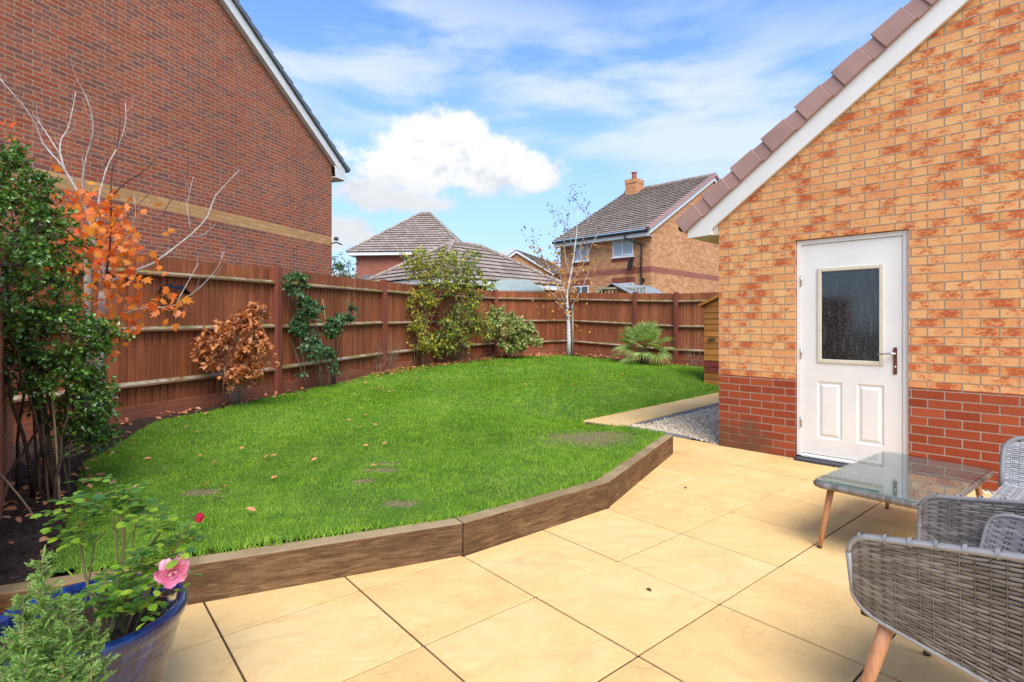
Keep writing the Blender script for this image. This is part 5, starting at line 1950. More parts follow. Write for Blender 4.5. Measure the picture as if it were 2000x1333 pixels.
# --- birch
bp = (1.72, 16.35, .32)
bt = thing('birch_tree', 'slender white-barked birch with sparse yellow leaves at the fence corner', 'tree', bp)
BP = Vector(bp)
D0 = bp[1]
mb = MB()
tr_ = [(1111, 694), (1111, 660), (1110, 630), (1108, 603), (1107, 580), (1112, 550), (1118, 520), (1122, 490), (1126, 460), (1128, 430), (1131, 405)]
pp = [Vector(P(x, y, D0 + .02 * i)) - BP for i, (x, y) in enumerate(tr_)]
mb.tube(pp, [.072, .062, .056, .048, .036, .028, .023, .018, .013, .009, .005], 10)
mb.build('trunk', M['bark_birch'], bt, smooth=True)
btips = []
lims = [[(1108, 603), (1095, 575), (1085, 550), (1072, 525), (1060, 500), (1050, 480)], [(1107, 590), (1100, 560), (1092, 530), (1088, 500), (1082, 470)], [(1110, 570), (1122, 545), (1140, 515), (1155, 480), (1168, 455)],
        [(1114, 540), (1105, 510), (1102, 480), (1104, 445), (1100, 420)], [(1118, 520), (1132, 490), (1142, 455), (1150, 425)], [(1108, 610), (1125, 585), (1138, 560), (1150, 530)], [(1107, 595), (1090, 585), (1075, 570), (1055, 560)],
        [(1110, 625), (1098, 600), (1086, 590)], [(1122, 495), (1112, 465), (1108, 430), (1112, 400)]]
for i, l in enumerate(lims):
    dz = rng.uniform(-.5, .5)
    q = [Vector(P(x, y, D0 + dz * j / len(l))) - BP for j, (x, y) in enumerate(l)]
    limb = MB()
    twg = MB()
    limb.tube(q, [.012 * (1 - .8 * j / len(q)) + .0025 for j in range(len(q))], 7)

    def rec(p, v, L, r_, dep):
        pts_ = [p]
        c = p
        for _ in range(4):
            v = (v + Vector(rng.normal(0, .12, 3)) + Vector((0, 0, .03))).normalized()
            c = c + v * L / 4
            pts_.append(c)
            if dep > 0:
                rec(c, (v + Vector(rng.normal(0, .5, 3))).normalized(), L * .55, r_ * .6, dep - 1)
        btips.extend(pts_[1:])
        twg.tube(pts_, [r_, r_ * .85, r_ * .7, r_ * .5, r_ * .4], 4, cap=False)
    for j in range(1, len(q)):
        for _ in range(1 + j % 2):
            d = (q[j] - q[j - 1]).normalized()
            rec(q[j], (d + Vector(rng.normal(0, .55, 3))).normalized(), random.uniform(.3, .6), .0042, 1)
    lo_b = limb.build('limb', M['bark_pale'], bt, smooth=True)
    twg.build('twig', M['bark_tan'], lo_b, smooth=True)
ps = np.array([t[:] for t in btips])
hi = ps[rng.choice(len(ps), 520)] + rng.normal(0, .05, (520, 3))
zz_ = hi[:, 2] + bp[2]
lo_ = np.concatenate([hi[(zz_ < 3.7)], np.array([(Vector(P(rng.normal(1112, 20), rng.uniform(545, 648), D0 + rng.normal(0, .3))) - BP)[:] for _ in range(75)])])
up_ = hi[(zz_ >= 3.2)]
add_ = np.array([(Vector(P(rng.normal(1135, 26), rng.uniform(385, 520), D0 + rng.normal(0, .4))) - BP)[:] for _ in range(120)] + [(Vector(P(rng.normal(1062, 14), rng.uniform(470, 560), D0 + rng.normal(0, .3))) - BP)[:] for _ in range(20)])
scatter('foliage', LEAF, lo_, rng.normal(size=lo_.shape) + np.array([0, 0, -.8]), None, rng.uniform(.06, .10, len(lo_)), rng.uniform(.05, .08, len(lo_)), M['leaf_birch'], bt)
allu = up_
scatter('dry_foliage', LEAF, allu, rng.normal(size=allu.shape), None, rng.uniform(.04, .07, len(allu)), rng.uniform(.03, .05, len(allu)), M['leaf_dry'], bt)
sk = MB().tube([(0, 0, -.1), (0, 0, 1.6)], .035, 8).build('tree_stake', M['stake'], smooth=True)
sk.location = (bp[0] + .12, bp[1] + .14, bp[2])
tag(sk, 'pale timber stake tied behind the birch trunk', 'stake')
mb = MB().tube([(.10 * math.cos(a) + .05, .10 * math.sin(a) + .06, 1.45) for a in np.linspace(0, 6.283, 16)], .012, 5)
o = mb.build('tree_tie', M['black'])
o.location = bp
tag(o, 'black tie holding the birch trunk to its stake', 'tree tie')

# --- palm
pb0 = (3.50, 14.35)
PB = Vector((pb0[0], pb0[1] , float(lawn_h(*pb0)) - .02))
pm = thing('fan_palm', 'low fan palm with spiky green fronds in front of the back fence', 'palm', PB)
mb = MB().lathe([(0, 0), (.11, 0), (.14, .10), (.13, .28), (.08, .38), (0, .40)], (0, 0, 0), 12)
mb.build('trunk', M['bark_dark'], pm, smooth=True)
fr = MB()
ptl = MB()
for k in range(34):
    a = k * 2.39996
    e = R(86) - R(96) * (k / 33.0) ** 1.15 + rng.normal(0, .08)
    v = Vector((math.cos(a) * math.cos(e), math.sin(a) * math.cos(e), math.sin(e)))
    L = random.uniform(.42, .60)
    p0_ = Vector((0, 0, .36))
    p1_ = p0_ + v * L * .6 + Vector((0, 0, .03))
    p2_ = p0_ + v * L + Vector((0, 0, -.01))
    ptl.tube([p0_, p1_, p2_], [.007, .006, .005], 5)
    d = (p2_ - p1_).normalized()
    side = d.cross(Vector((0, 0, 1)))
    side = side.normalized() if side.length > .1 else Vector((1, 0, 0))
    nr = side.cross(d).normalized()
    tiltv = random.uniform(-.4, .4)
    side = (side * math.cos(tiltv) + nr * math.sin(tiltv)).normalized()
    nr = side.cross(d)
    fl = random.uniform(.40, .52)
    for s in range(19):
        b = (s - 9) / 9 * R(105)
        dd_ = (d * math.cos(b) + side * math.sin(b))
        ln = fl * (1 - .28 * abs((s - 9) / 9)) * random.uniform(.9, 1.08)
        wv = (d * -math.sin(b) + side * math.cos(b))
        tip = p2_ + dd_ * ln + Vector((0, 0, -.09 * ln / .4)) + nr * .02
        m1 = p2_ + dd_ * ln * .5
        base_i = len(fr.v)
        fr.add([p2_, m1 + wv * .017 + nr * .006, m1 - nr * .004, m1 - wv * .017 + nr * .006, tip], [(0, 1, 2), (0, 2, 3), (1, 4, 2), (2, 4, 3)])
ptl.build('petiole', M['bark_green'], pm, smooth=True)
fr.build('frond', M['leaf_palm'], pm, uv=False)

# --- tree beyond the left fence
bush('conical_tree', 'thin green leafy tree just visible past the corner of the brick house', 'tree', (-5.4, 17.6, 0),
     [((-5.55, 17.6, 2.9), (.55, .5, .7), 1), ((-5.35, 17.6, 2.0), (.6, .5, .5), .6)], 'leaf_mid', LEAF, (.11, .04), nclus=70, per=22, crad=.3, stems=6, sr=.02, stem_mat='bark_dark', twig=.004, base_r=.05, bare=1.0)
bush('garden_bush', 'dark green bush behind the fence between the shed and the birch', 'shrub', (1.5, 19.9, 0),
     [((1.5, 19.9, 1.9), (.7, .5, .55), 1)], 'leaf_mid', LEAF, (.08, .04), nclus=60, per=40, crad=.2, stems=6, sr=.02, bare=.6)

# ------------------------------------------------------------------ pots in the foreground
PX, PY = -1.33, 1.70
pot = thing('plant_pot', 'large glossy blue glazed pot at the lower left corner', 'pot', (PX, PY, 0))
mb = MB().lathe([(0, .012), (.155, .012), (.16, 0), (.168, .0), (.185, .06), (.205, .13), (.218, .19), (.226, .235), (.231, .243), (.232, .255), (.236, .263), (.241, .30), (.243, .31), (.249, .315), (.250, .325),
                 (.252, .34), (.259, .350), (.268, .362), (.272, .378), (.270, .392), (.262, .400), (.252, .402), (.242, .397), (.236, .385), (.232, .36), (.225, .30), (0, .30)], (0, 0, 0), 72)
mb.build('pot_body', M['glaze'], pot, smooth=True)
bm_ = bmesh.new()
bmesh.ops.create_grid(bm_, x_segments=40, y_segments=40, size=.235)
for v in list(bm_.verts):
    if v.co.xy.length > .2345: bm_.verts.remove(v)
for v in bm_.verts:
    v.co.z = .335 + .008 * math.sin(v.co.x * 60) * math.sin(v.co.y * 55) + random.uniform(-.004, .004)
me = bpy.data.meshes.new('compost')
bm_.to_mesh(me)
bm_.free()
me.shade_smooth()
link('compost', me, M['compost'], pot)

rs = thing('potted_rose', 'leafy rose with one pink flower growing in the blue pot', 'rose', (PX, PY, .335))
RB = Vector((PX, PY, .335))
mb = MB()
stems_ = [([(218, 1215, 1.70), (235, 1140, 1.70), (242, 1080, 1.70), (240, 1030, 1.70), (232, 985, 1.72), (228, 960, 1.72)], .008), ([(240, 1060, 1.7), (225, 1035, 1.66), (222, 1010, 1.64)], .004),
          ([(218, 1215, 1.70), (255, 1140, 1.66), (285, 1075, 1.62), (310, 1045, 1.6), (320, 1025, 1.6)], .005), ([(200, 1215, 1.72), (165, 1120, 1.78), (158, 1070, 1.8), (160, 1045, 1.8), (150, 1020, 1.8)], .005),
          ([(162, 1090, 1.79), (185, 1060, 1.74), (205, 1040, 1.72)], .003), ([(260, 1200, 1.70), (300, 1130, 1.62), (330, 1090, 1.58), (350, 1060, 1.56), (372, 1025, 1.55)], .004),
          ([(240, 1215, 1.66), (265, 1180, 1.58), (290, 1150, 1.54), (316, 1128, 1.52)], .003), ([(215, 1215, 1.66), (190, 1170, 1.62), (170, 1140, 1.60)], .004), ([(242, 1060, 1.7), (262, 1040, 1.74), (270, 1010, 1.76)], .0035),
          ([(205, 1215, 1.75), (230, 1160, 1.8), (225, 1120, 1.84)], .004), ([(215, 1150, 1.62), (205, 1120, 1.60)], .004)]
for s, r_ in stems_:
    q = [Vector(P(*a)) - RB for a in s]
    q[0].z = min(q[0].z, -.01)
    mb.tube(q, [r_ * (1 - .5 * i / len(q)) for i in range(len(q))], 7)
rose_stems = mb
# compound leaves: five oval leaflets on a short stalk
lpos, ldr, lnn, lsz = [], [], [], []
stk = rose_stems
cent = [(232, 965, 1.72, 34, 20, 15), (180, 985, 1.74, 36, 18, 14), (150, 1020, 1.8, 34, 20, 12), (260, 975, 1.72, 30, 18, 10), (275, 1010, 1.72, 28, 20, 9), (318, 1015, 1.6, 20, 18, 9), (340, 1050, 1.58, 28, 20, 12), (375, 1050, 1.56, 16, 14, 5),
        (170, 1045, 1.78, 26, 18, 8), (190, 1010, 1.75, 26, 20, 9), (260, 1120, 1.62, 34, 22, 12), (300, 1110, 1.6, 24, 20, 9), (230, 1150, 1.6, 34, 26, 14), (280, 1160, 1.56, 26, 24, 11), (200, 1180, 1.62, 28, 24, 10), (240, 1190, 1.56, 30, 20, 8), (210, 935, 1.74, 12, 6, 2),
        (300, 1080, 1.62, 24, 16, 6), (220, 1120, 1.7, 26, 16, 6)]
for (x, y, d, rx, ry, n) in cent:
    for _ in range(n):
        c = Vector(P(x + rng.normal(0, rx * .55), y + rng.normal(0, ry * .6), d + rng.normal(0, .05))) - RB
        a = random.uniform(0, 6.28)
        ax = Vector((math.cos(a), math.sin(a), random.uniform(-.25, .35))).normalized()
        sd_ = ax.cross(Vector((0, 0, 1))).normalized()
        L = random.uniform(.045, .075)
        stk.tube([c, c + ax * L * .5 + Vector((0, 0, .003)), c + ax * L], .0009, 4, cap=False)
        sz = random.uniform(.7, 1.2)
        for (u, s) in ((.3, 1), (.3, -1), (.68, 1), (.68, -1), (1, 0)):
            pc = c + ax * L * u
            dv = (ax * (1 if s == 0 else .45) + sd_ * s * .9).normalized()
            lpos.append(pc[:])
            ldr.append(dv[:])
            lnn.append((rng.normal(0, .25), rng.normal(0, .25), 1))
            lsz.append(sz * (.034 if s == 0 else .027))
RLEAF = (np.array([(0, 0, 0), (.18, .3, .05), (.5, .42, .07), (.82, .27, .03), (1, 0, -.06), (.82, -.27, .03), (.5, -.42, .07), (.18, -.3, .05), (.5, 0, 0)]),
         [(0, 8, 2, 1), (8, 4, 3, 2), (0, 7, 6, 8), (8, 6, 5, 4)])
scatter('foliage', RLEAF, np.array(lpos), np.array(ldr), np.array(lnn), np.array(lsz), np.array(lsz) * .85, M['leaf_potrose'], rs, smooth=True)
stk.build('stem', M['bark_green'], rs)


def petals(center, axis, rings, size, mat, name):
    c = Vector(center)
    axis = Vector(axis).normalized()
    u = axis.orthogonal().normalized()
    v = axis.cross(u)
    mb = MB()
    for (n, open_, sc_, ph) in rings:
        for k in range(n):
            a = 2 * math.pi * k / n + ph + random.uniform(-.15, .15)
            out = u * math.cos(a) + v * math.sin(a)
            sd_ = axis.cross(out)
            op = open_ + random.uniform(-.12, .12)
            N_, W_ = 6, 5
            b = len(mb.v)
            s = size * sc_ * random.uniform(.88, 1.12)
            for i in range(N_):
                t = i / (N_ - 1)
                ang = op * (0.35 + .85 * t)
                p = c + (out * math.sin(ang) + axis * math.cos(ang)) * s * t + out * .003
                wd = s * .52 * math.sin(math.pi * min(1, .12 + t * .80)) ** .7
                for j in range(W_):
                    q = (j - 2) / 2
                    inn = (axis * math.sin(ang) - out * math.cos(ang))
                    mb.v.append(tuple(p + sd_ * wd * q + inn * s * .16 * q * q - inn * s * .05 * t * (1 if j % 2 else -1)))
            for i in range(N_ - 1):
                for j in range(W_ - 1):
                    mb.f.append((b + i * W_ + j, b + i * W_ + j + 1, b + (i + 1) * W_ + j + 1, b + (i + 1) * W_ + j))
    return mb.build(name, M[mat], rs, smooth=True, uv=False)


fc_ = Vector(P(336, 1114, 1.47)) - RB
petals(fc_, (.55, -.65, -.25), [(3, .35, .6, 0), (5, .85, .9, .5), (6, 1.35, 1.0, .2), (5, 1.75, .95, .9)], .042, 'petal', 'flower')
bc = Vector(P(385, 1020, 1.55)) - RB
petals(bc, (.45, .1, .9), [(3, .12, .8, 0), (4, .25, .9, .7), (4, .42, .8, .2)], .027, 'petal_red', 'bud')
sl = thing('solar_light', 'small steel solar stake light stuck in the compost of the blue pot', 'solar light', (-1.118, 1.765, .335))
mb = MB().lathe([(0, .052), (.020, .052), (.024, .056), (.024, .086), (.026, .088), (.026, .092), (0, .093)], (0, 0, 0), 20)
mb.build('cap', M['steel'], sl, smooth=True, auto=30)
MB().lathe([(.016, .0), (.018, .052), (0, .052)], (0, 0, 0), 16).build('lens', M['lens'], sl, smooth=True)
MB().lathe([(0, .0921), (.019, .0935), (0, .0945)], (0, 0, 0), 16).build('solar_panel', M['black'], sl)
MB().tube([(0, 0, -.03), (0, 0, .02)], .006, 6).build('stake', M['black'], sl)

# conifer, in a smaller pot below the frame
cx_, cy_ = -1.125, 1.30
p2 = thing('small_pot', 'small blue pot under the conifer, in front of the large pot', 'pot', (cx_, cy_, 0))
MB().lathe([(0, 0), (.08, 0), (.10, .20), (.112, .21), (.112, .235), (.10, .235), (.095, .20), (0, .20)], (0, 0, 0), 32).build('pot_body', M['glaze'], p2, smooth=True)
cn = thing('dwarf_conifer', 'feathery grey-green dwarf conifer in front of the blue pot', 'conifer', (cx_, cy_, .20))
mb = MB()
cpos, cdr, cl_ = [], [], []
mains = [((0, 0), .545, 0), ((-.055, .01), .44, .1), ((.05, .02), .43, .15), ((.075, -.03), .34, .3), ((-.085, -.02), .32, .3), ((.02, -.07), .34, .3), ((-.03, .07), .40, .2), ((.11, .01), .27, .5), ((-.12, .02), .24, .5), ((.06, .08), .33, .3), ((.05, -.10), .24, .4), ((-.06, -.09), .25, .4)]
for (ox, oy), h_, ln in mains:
    p_ = Vector((ox * .2, oy * .2, 0))
    q_ = Vector((ox * 1.0, oy * 1.0, h_))
    mb.tube([p_, p_.lerp(q_, .5) + Vector((ox * .35, oy * .35, 0)), q_], [.005, .0035, .0015], 5)
    ns = int(h_ * 260)
    for i in range(ns):
        t = (i + .5) / ns
        c = p_.lerp(q_, t) + Vector((ox, oy, 0)) * .7 * t * (1 - t) * 1.2
        L = (.085 * (1 - t) ** .7 + .018) * random.uniform(.7, 1.2)
        a = random.uniform(0, 6.28)
        v = Vector((math.cos(a), math.sin(a), random.uniform(.5, 1.1))).normalized()
        mb.tube([c, c + v * L], [.0012, .0007], 4, cap=False)
        m_ = int(14 + L * 320)
        side = v.cross(Vector(rng.normal(size=3))).normalized()
        for k in range(m_):
            u = (k + .6) / m_
            s = 1 if k % 2 else -1
            dd_ = (v * .8 + side * s * .75 + Vector(rng.normal(0, .15, 3))).normalized()
            cpos.append((c + v * L * u)[:])
            cdr.append(dd_[:])
            cl_.append(.017 * (1 - .5 * u) * random.uniform(.7, 1.2))
mb.build('stem', M['bark_tan'], cn, smooth=True)
cl_ = np.array(cl_)
scatter('foliage', NEEDLE, np.array(cpos), np.array(cdr), None, cl_, .0034, M['leaf_conifer'], cn)


# ------------------------------------------------------------------ wicker furniture
def weave(S, U, V, su=.031, sv=.0098, ok=lambda u, v: True, th=.0028, flip=1, strand='wicker', parent=None, name='wickerwork', back=True, bandw=1.0):
    """over-and-under strands on the surface S(u, v) (u, v in metres)"""
    mb = MB()
    bk = MB()

    def nrm(u, v):
        e = .004
        a, b_, c = Vector(S(u, v)), Vector(S(u + e, v)), Vector(S(u, v + e))
        n_ = (b_ - a).cross(c - a)
        return n_.normalized() * flip if n_.length > 1e-12 else Vector((0, 0, 1))
    nv = int(V / sv)
    nu = int(U / su)
    for r_ in range(nv):
        v = (r_ + .5) * V / nv
        # short over-floats between the uprights
        for c in range(-1, nu + 1):
            if (c + r_) % 2: continue
            u0, u1 = (c - .93) * U / nu, (c + .93) * U / nu
            u0, u1 = max(0, u0), min(U, u1)
            uc_ = (u0 + u1) / 2
            if not ok(uc_, v): continue
            for _ in range(8):
                if not ok(u0, v): u0 += (uc_ - u0) * .3
                if not ok(u1, v): u1 += (uc_ - u1) * .3
            if u1 - u0 < su * .3: continue
            hw = sv * .47 * bandw * random.uniform(.85, 1.08)
            jv = random.uniform(-.0007, .0007)
            b = len(mb.v)
            for i in range(5):
                t = i / 4
                u = u0 + (u1 - u0) * t
                n_ = nrm(u, v)
                lift = th * (math.sin(math.pi * t) * 1.0 - .15)
                p = Vector(S(u, v + jv)) + n_ * lift
                w_ = (Vector(S(u, min(V, v + hw))) - Vector(S(u, max(0, v - hw))))
                w_ = w_.normalized() * hw
                mb.v += [tuple(p - w_ - n_ * .0012), tuple(p + n_ * .0006), tuple(p + w_ - n_ * .0012)]
            for i in range(4):
                for j in range(2):
                    mb.f.append((b + i * 3 + j, b + i * 3 + j + 1, b + (i + 1) * 3 + j + 1, b + (i + 1) * 3 + j))
    # uprights
    for c in range(nu + 1):
        u = c * U / nu
        seg = []
        for i in range(nv * 1 + 1):
            v = V * i / nv
            if ok(u, v): seg.append((Vector(S(u, v)) + nrm(min(u, U - .005), min(v, V - .005)) * (.0004)))
            elif len(seg) > 1:
                mb.tube(seg, .0032, 4, flat=.5, cap=False)
                seg = []
        if len(seg) > 1: mb.tube(seg, .0032, 4, flat=.5, cap=False)
    o = mb.build(name, M[strand], parent, smooth=True, uv=False)
    return o


def sheet(S, U, V, nu, nv, ok=lambda u, v: True, off=0.0):
    mb = MB()
    idx = {}
    for i in range(nu + 1):
        for j in range(nv + 1):
            idx[i, j] = len(mb.v)
            mb.v.append(tuple(S(U * i / nu, V * j / nv)))
    for i in range(nu):
        for j in range(nv):
            if ok(U * (i + .5) / nu, V * (j + .5) / nv):
                mb.f.append((idx[i, j], idx[i + 1, j], idx[i + 1, j + 1], idx[i, j + 1]))
    return mb


def leg(parent, top, foot, r0=.019, r1=.0125, capc=True):
    t, f = Vector(top), Vector(foot)
    d = (f - t)
    o = MB().tube([t, t + d * .3, t + d * .97], [r0, r0 * .98, r1], 16).build('leg', M['beech'], parent, smooth=True)
    MB().tube([t + d * .965, t + d], [r1 * 1.02, r1 * 1.0], 14).build('foot_cap', M['black'], o, smooth=True)


def armchair(name, label, loc, ang):
    ch_ = thing(name, label, 'chair', loc, ang)
    HW, FR, RB_ = .30, .28, .16     # half width, front y, corner radius of the back
    YB = -.30
    # U path: right arm front -> back -> left arm front
    path = [(-HW, FR), (-HW, YB + RB_)]
    path += [(-HW + RB_ - RB_ * math.cos(a), YB + RB_ - RB_ * math.sin(a)) for a in np.linspace(0, math.pi / 2, 7)[1:]]
    path += [(HW - RB_ + RB_ * math.sin(a), YB + RB_ - RB_ * math.cos(a)) for a in np.linspace(0, math.pi / 2, 7)]
    path += [(HW, FR)]
    cum_ = [0]
    for i in range(1, len(path)):
        cum_.append(cum_[-1] + math.dist(path[i], path[i - 1]))
    UT = cum_[-1]

    def along(u, inset=0.0):
        u = max(0, min(UT, u))
        for i in range(1, len(path)):
            if u <= cum_[i] + 1e-9:
                t = (u - cum_[i - 1]) / max(1e-9, cum_[i] - cum_[i - 1])
                x = path[i - 1][0] + (path[i][0] - path[i - 1][0]) * t
                y = path[i - 1][1] + (path[i][1] - path[i - 1][1]) * t
                return x, y
        return path[-1]

    def topz(u):
        t = max(0, min(u, UT - u))
        r_ = .05
        return .628 + .17 * t + .04 * smooth(.45, .8, t) - (r_ - math.sqrt(r_ * r_ - max(0, r_ - t) ** 2))

    def botz(u):
        t = max(0, min(u, UT - u))
        r_ = .08
        return .395 - .21 * min(t, .5) + .75 * (r_ - math.sqrt(r_ * r_ - max(0, r_ - t) ** 2))

    VT = .30

    def S(u, v):
        x, y = along(u)
        a, b = float(botz(u)), float(topz(u))
        z = a + (b - a) * v / VT
        fl = .03 * (v / VT)                 # the sides lean out a little
        k = 1 + fl / .3
        return (x * k, y if y > 0 else y * (1 + .08 * v / VT), z)
    sh_ = sheet(S, UT, VT, 90, 6).build('shell', M['wicker_back'], ch_, smooth=True, uv=False)
    m_ = sh_.modifiers.new('thick', 'SOLIDIFY')
    m_.thickness = .016
    m_.offset = 0
    So = lambda u, v: Vector(S(u, v)) + nout(u, v) * .0095
    Si = lambda u, v: Vector(S(u, v)) - nout(u, v) * .0095

    def nout(u, v):
        e = .004
        u = min(max(u, e), UT - 2 * e)
        a, b_, c = Vector(S(u, v)), Vector(S(u + e, v)), Vector(S(u, v + e))
        return (b_ - a).cross(c - a).normalized()
    weave(So, UT, VT, .031, .0100, parent=sh_, name='outer_weave', flip=1)
    weave(Si, UT, VT, .031, .0100, parent=sh_, name='inner_weave', flip=-1)
    # rim wrapped round the edge of the shell
    rim = MB()
    N_ = 90
    ends = [0, .002, .006, .012, .020, .030, .042, .056, .075]
    us = ends + [.095 + (UT - .19) * i / N_ for i in range(N_ + 1)] + [UT - e for e in ends[::-1]]
    lo = [Vector(S(u_, 0)) for u_ in us]
    hi_ = [Vector(S(u_, VT)) for u_ in us]
    loop = hi_ + lo[::-1]
    loop = [p for i, p in enumerate(loop)]
    for off_ in (-.0065, .0065):
        q_l = []
        for i, p in enumerate(loop):
            j = i if i < len(us) else 2 * len(us) - 1 - i
            q_l.append(p + nout(us[j], VT * .5) * off_)
        rim.tube(q_l + [q_l[0]], .0082, 8)
    wr = rim
    acc = 0.0
    for i in range(0, len(loop) - 1):
        p, q = loop[i], loop[i + 1]
        acc += (q - p).length
        if acc > .062 and i < len(us):
            acc = 0.0
            d = (q - p).normalized() * .005
            c = (p + q) / 2
            wr.tube([c - d, c + d], .0152, 10, cap=False)
    rim.build('rim', M['wicker_rim'], ch_, smooth=True, uv=False)
    # curved inner back
    bp_ = [(.272, .105), (.225, -.02), (.13, -.17), (0, -.215), (-.13, -.17), (-.225, -.02), (-.272, .105)]
    bc_ = [0]
    for i in range(1, 7): bc_.append(bc_[-1] + math.dist(bp_[i], bp_[i - 1]))
    BU, BV = bc_[-1], .33

    def cr(u):
        for i in range(1, 7):
            if u <= bc_[i] + 1e-9 or i == 6:
                t = (u - bc_[i - 1]) / (bc_[i] - bc_[i - 1])
                p = [bp_[max(0, i - 2)], bp_[i - 1], bp_[i], bp_[min(6, i + 1)]]
                f = lambda a, b, c, d: .5 * ((2 * b) + (-a + c) * t + (2 * a - 5 * b + 4 * c - d) * t * t + (-a + 3 * b - 3 * c + d) * t ** 3)
                return f(*[q[0] for q in p]), f(*[q[1] for q in p])

    def SB(u, v):
        u = max(0, min(BU, u))
        x, y = cr(u)
        lean = v / BV
        h = .40 + v * (.73 + .27 * math.sin(math.pi * u / BU) ** 4)
        return (x * (1 + .06 * lean), y - .11 * lean * (1 - abs(x) / .45), h)

    def okb(u, v):
        e = min(u, BU - u)
        r_ = .09
        if e < r_ and v > BV - r_: return math.hypot(r_ - e, v - (BV - r_)) <= r_
        return 0 <= u <= BU and 0 <= v <= BV
    ib = sheet(SB, BU, BV, 60, 24, okb).build('backrest', M['wicker_back'], ch_, smooth=True, uv=False)
    ol = [(0, BV * t) for t in (0, .3, .6)] + [(.09 - .09 * math.cos(a), BV - .09 + .09 * math.sin(a)) for a in np.linspace(0, math.pi / 2, 8)]
    ol = ol + [(BU * t, BV) for t in (.25, .33, .42, .5, .58, .67, .75)] + [(BU - a, b_) for a, b_ in ol[::-1]]
    MB().tube([Vector(SB(u_, v_)) for u_, v_ in ol], .007, 8).build('back_rim', M['wicker_skylit'], ib, smooth=True, uv=False)
    SBf = lambda u, v: SB(u, v)
    weave(SBf, BU, BV, .036, .0125, ok=okb, flip=1, parent=ib, name='back_weave', th=.004, strand='wicker_skylit')
    # seat
    st_ = MB()
    n_ = 24
    poly = [(x * .93, y * .93 + .01, .36) for x, y in path]
    st_.prism(poly, (0, 0, .05))
    so = st_.build('seat', M['wicker_back'], ch_, bevel=.01, seg=2)
    SS = lambda u, v: (-.27 + u, -.27 + v, .4125)
    weave(SS, .54, .54, .036, .0125, parent=so, name='seat_weave', strand='wicker_skylit', flip=1, ok=lambda u, v: not (v < .14 and abs(u - .27) > .16 + v))
    for sx in (-1, 1):
        leg(ch_, (sx * .272, .185, .395), (sx * .36, .27, 0), .021, .013)
        leg(ch_, (sx * .20, -.22, .37), (sx * .27, -.34, 0), .021, .013)
    return ch_


armchair('wicker_armchair', 'grey-brown wicker armchair cut off by the lower right corner', (1.508, 1.706, 0), math.atan2(.6, .8))

# armless wicker chair beyond
ac = thing('wicker_chair', 'grey wicker chair back and seat at the right edge by the brick wall', 'chair', (2.74, 2.66, 0), math.atan2(.77, -.64))
so = MB().box((-.29, -.27, .345), (.29, .29, .405)).build('seat', M['wicker_back'], ac, bevel=.02, seg=3)
weave(lambda u, v: (-.28 + u, -.26 + v, .4085), .56, .54, .036, .0125, parent=so, name='seat_weave', strand='wicker_skylit')


def SC(u, v):
    x = -.29 + u
    return (x, -.22 - .10 * v / .30 - .03 * (1 - (x / .29) ** 2), .395 + v)


def okc(u, v):
    e = min(u, .58 - u)
    r_ = .09
    if e < r_ and v > .27 - r_: return math.hypot(r_ - e, v - (.27 - r_)) <= r_
    return True


bo = sheet(SC, .58, .27, 40, 24, okc).build('backrest', M['wicker_back'], ac, smooth=True, uv=False)
m_ = bo.modifiers.new('thick', 'SOLIDIFY')
m_.thickness = .02
m_.offset = 1
weave(lambda u, v: Vector(SC(u, v)) + Vector((0, .004, 0)), .58, .27, .036, .0105, ok=okc, parent=bo, name='back_weave', flip=-1, strand='wicker_skylit')
lo2 = []
for k in range(41):
    t = k / 40
    # rounded outline
    r_ = .09
    pass
outl = [(0, 0), (0, .09), (0, .18)] + [(.09 - .09 * math.cos(a), .18 + .09 * math.sin(a)) for a in np.linspace(0, math.pi / 2, 8)[1:]]
outl = outl + [(.20, .27), (.29, .27), (.38, .27)] + [(.58 - x, y) for x, y in outl[::-1]]
rm = MB().tube([Vector(SC(u, v)) for u, v in outl], .013, 8).build('rim', M['wicker_rim'], ac, smooth=True, uv=False)
for sx in (-1, 1):
    leg(ac, (sx * .22, .20, .35), (sx * .28, .28, 0))
    leg(ac, (sx * .22, -.18, .35), (sx * .28, -.27, 0))

# glass-topped coffee table
Lc, Fc, Rc = Vector(G(1597, 935, .40)), Vector(G(1730, 882, .40)), Vector(G(1940, 920, .40))
ua = (Fc - Lc).normalized()
TL, TW = (Fc - Lc).length + .05, .60
va = Vector((ua.y, -ua.x))
ctr = Lc - ua * .03 + ua * TL / 2 + va * TW / 2 - va * .02
tb_ = thing('coffee_table', 'low wicker coffee table with clear glass top and wooden legs', 'table', (ctr.x, ctr.y, 0), math.atan2(ua.y, ua.x))


def rrect(hx_, hy_, r_, z, n=7):
    out = []
    for (sx, sy, a0) in ((1, 1, 0), (-1, 1, 90), (-1, -1, 180), (1, -1, 270)):
        for k in range(n):
            a = R(a0 + 90 * k / (n - 1))
            out.append((sx * (hx_ - r_) + r_ * math.cos(a), sy * (hy_ - r_) + r_ * math.sin(a), z))
    return out


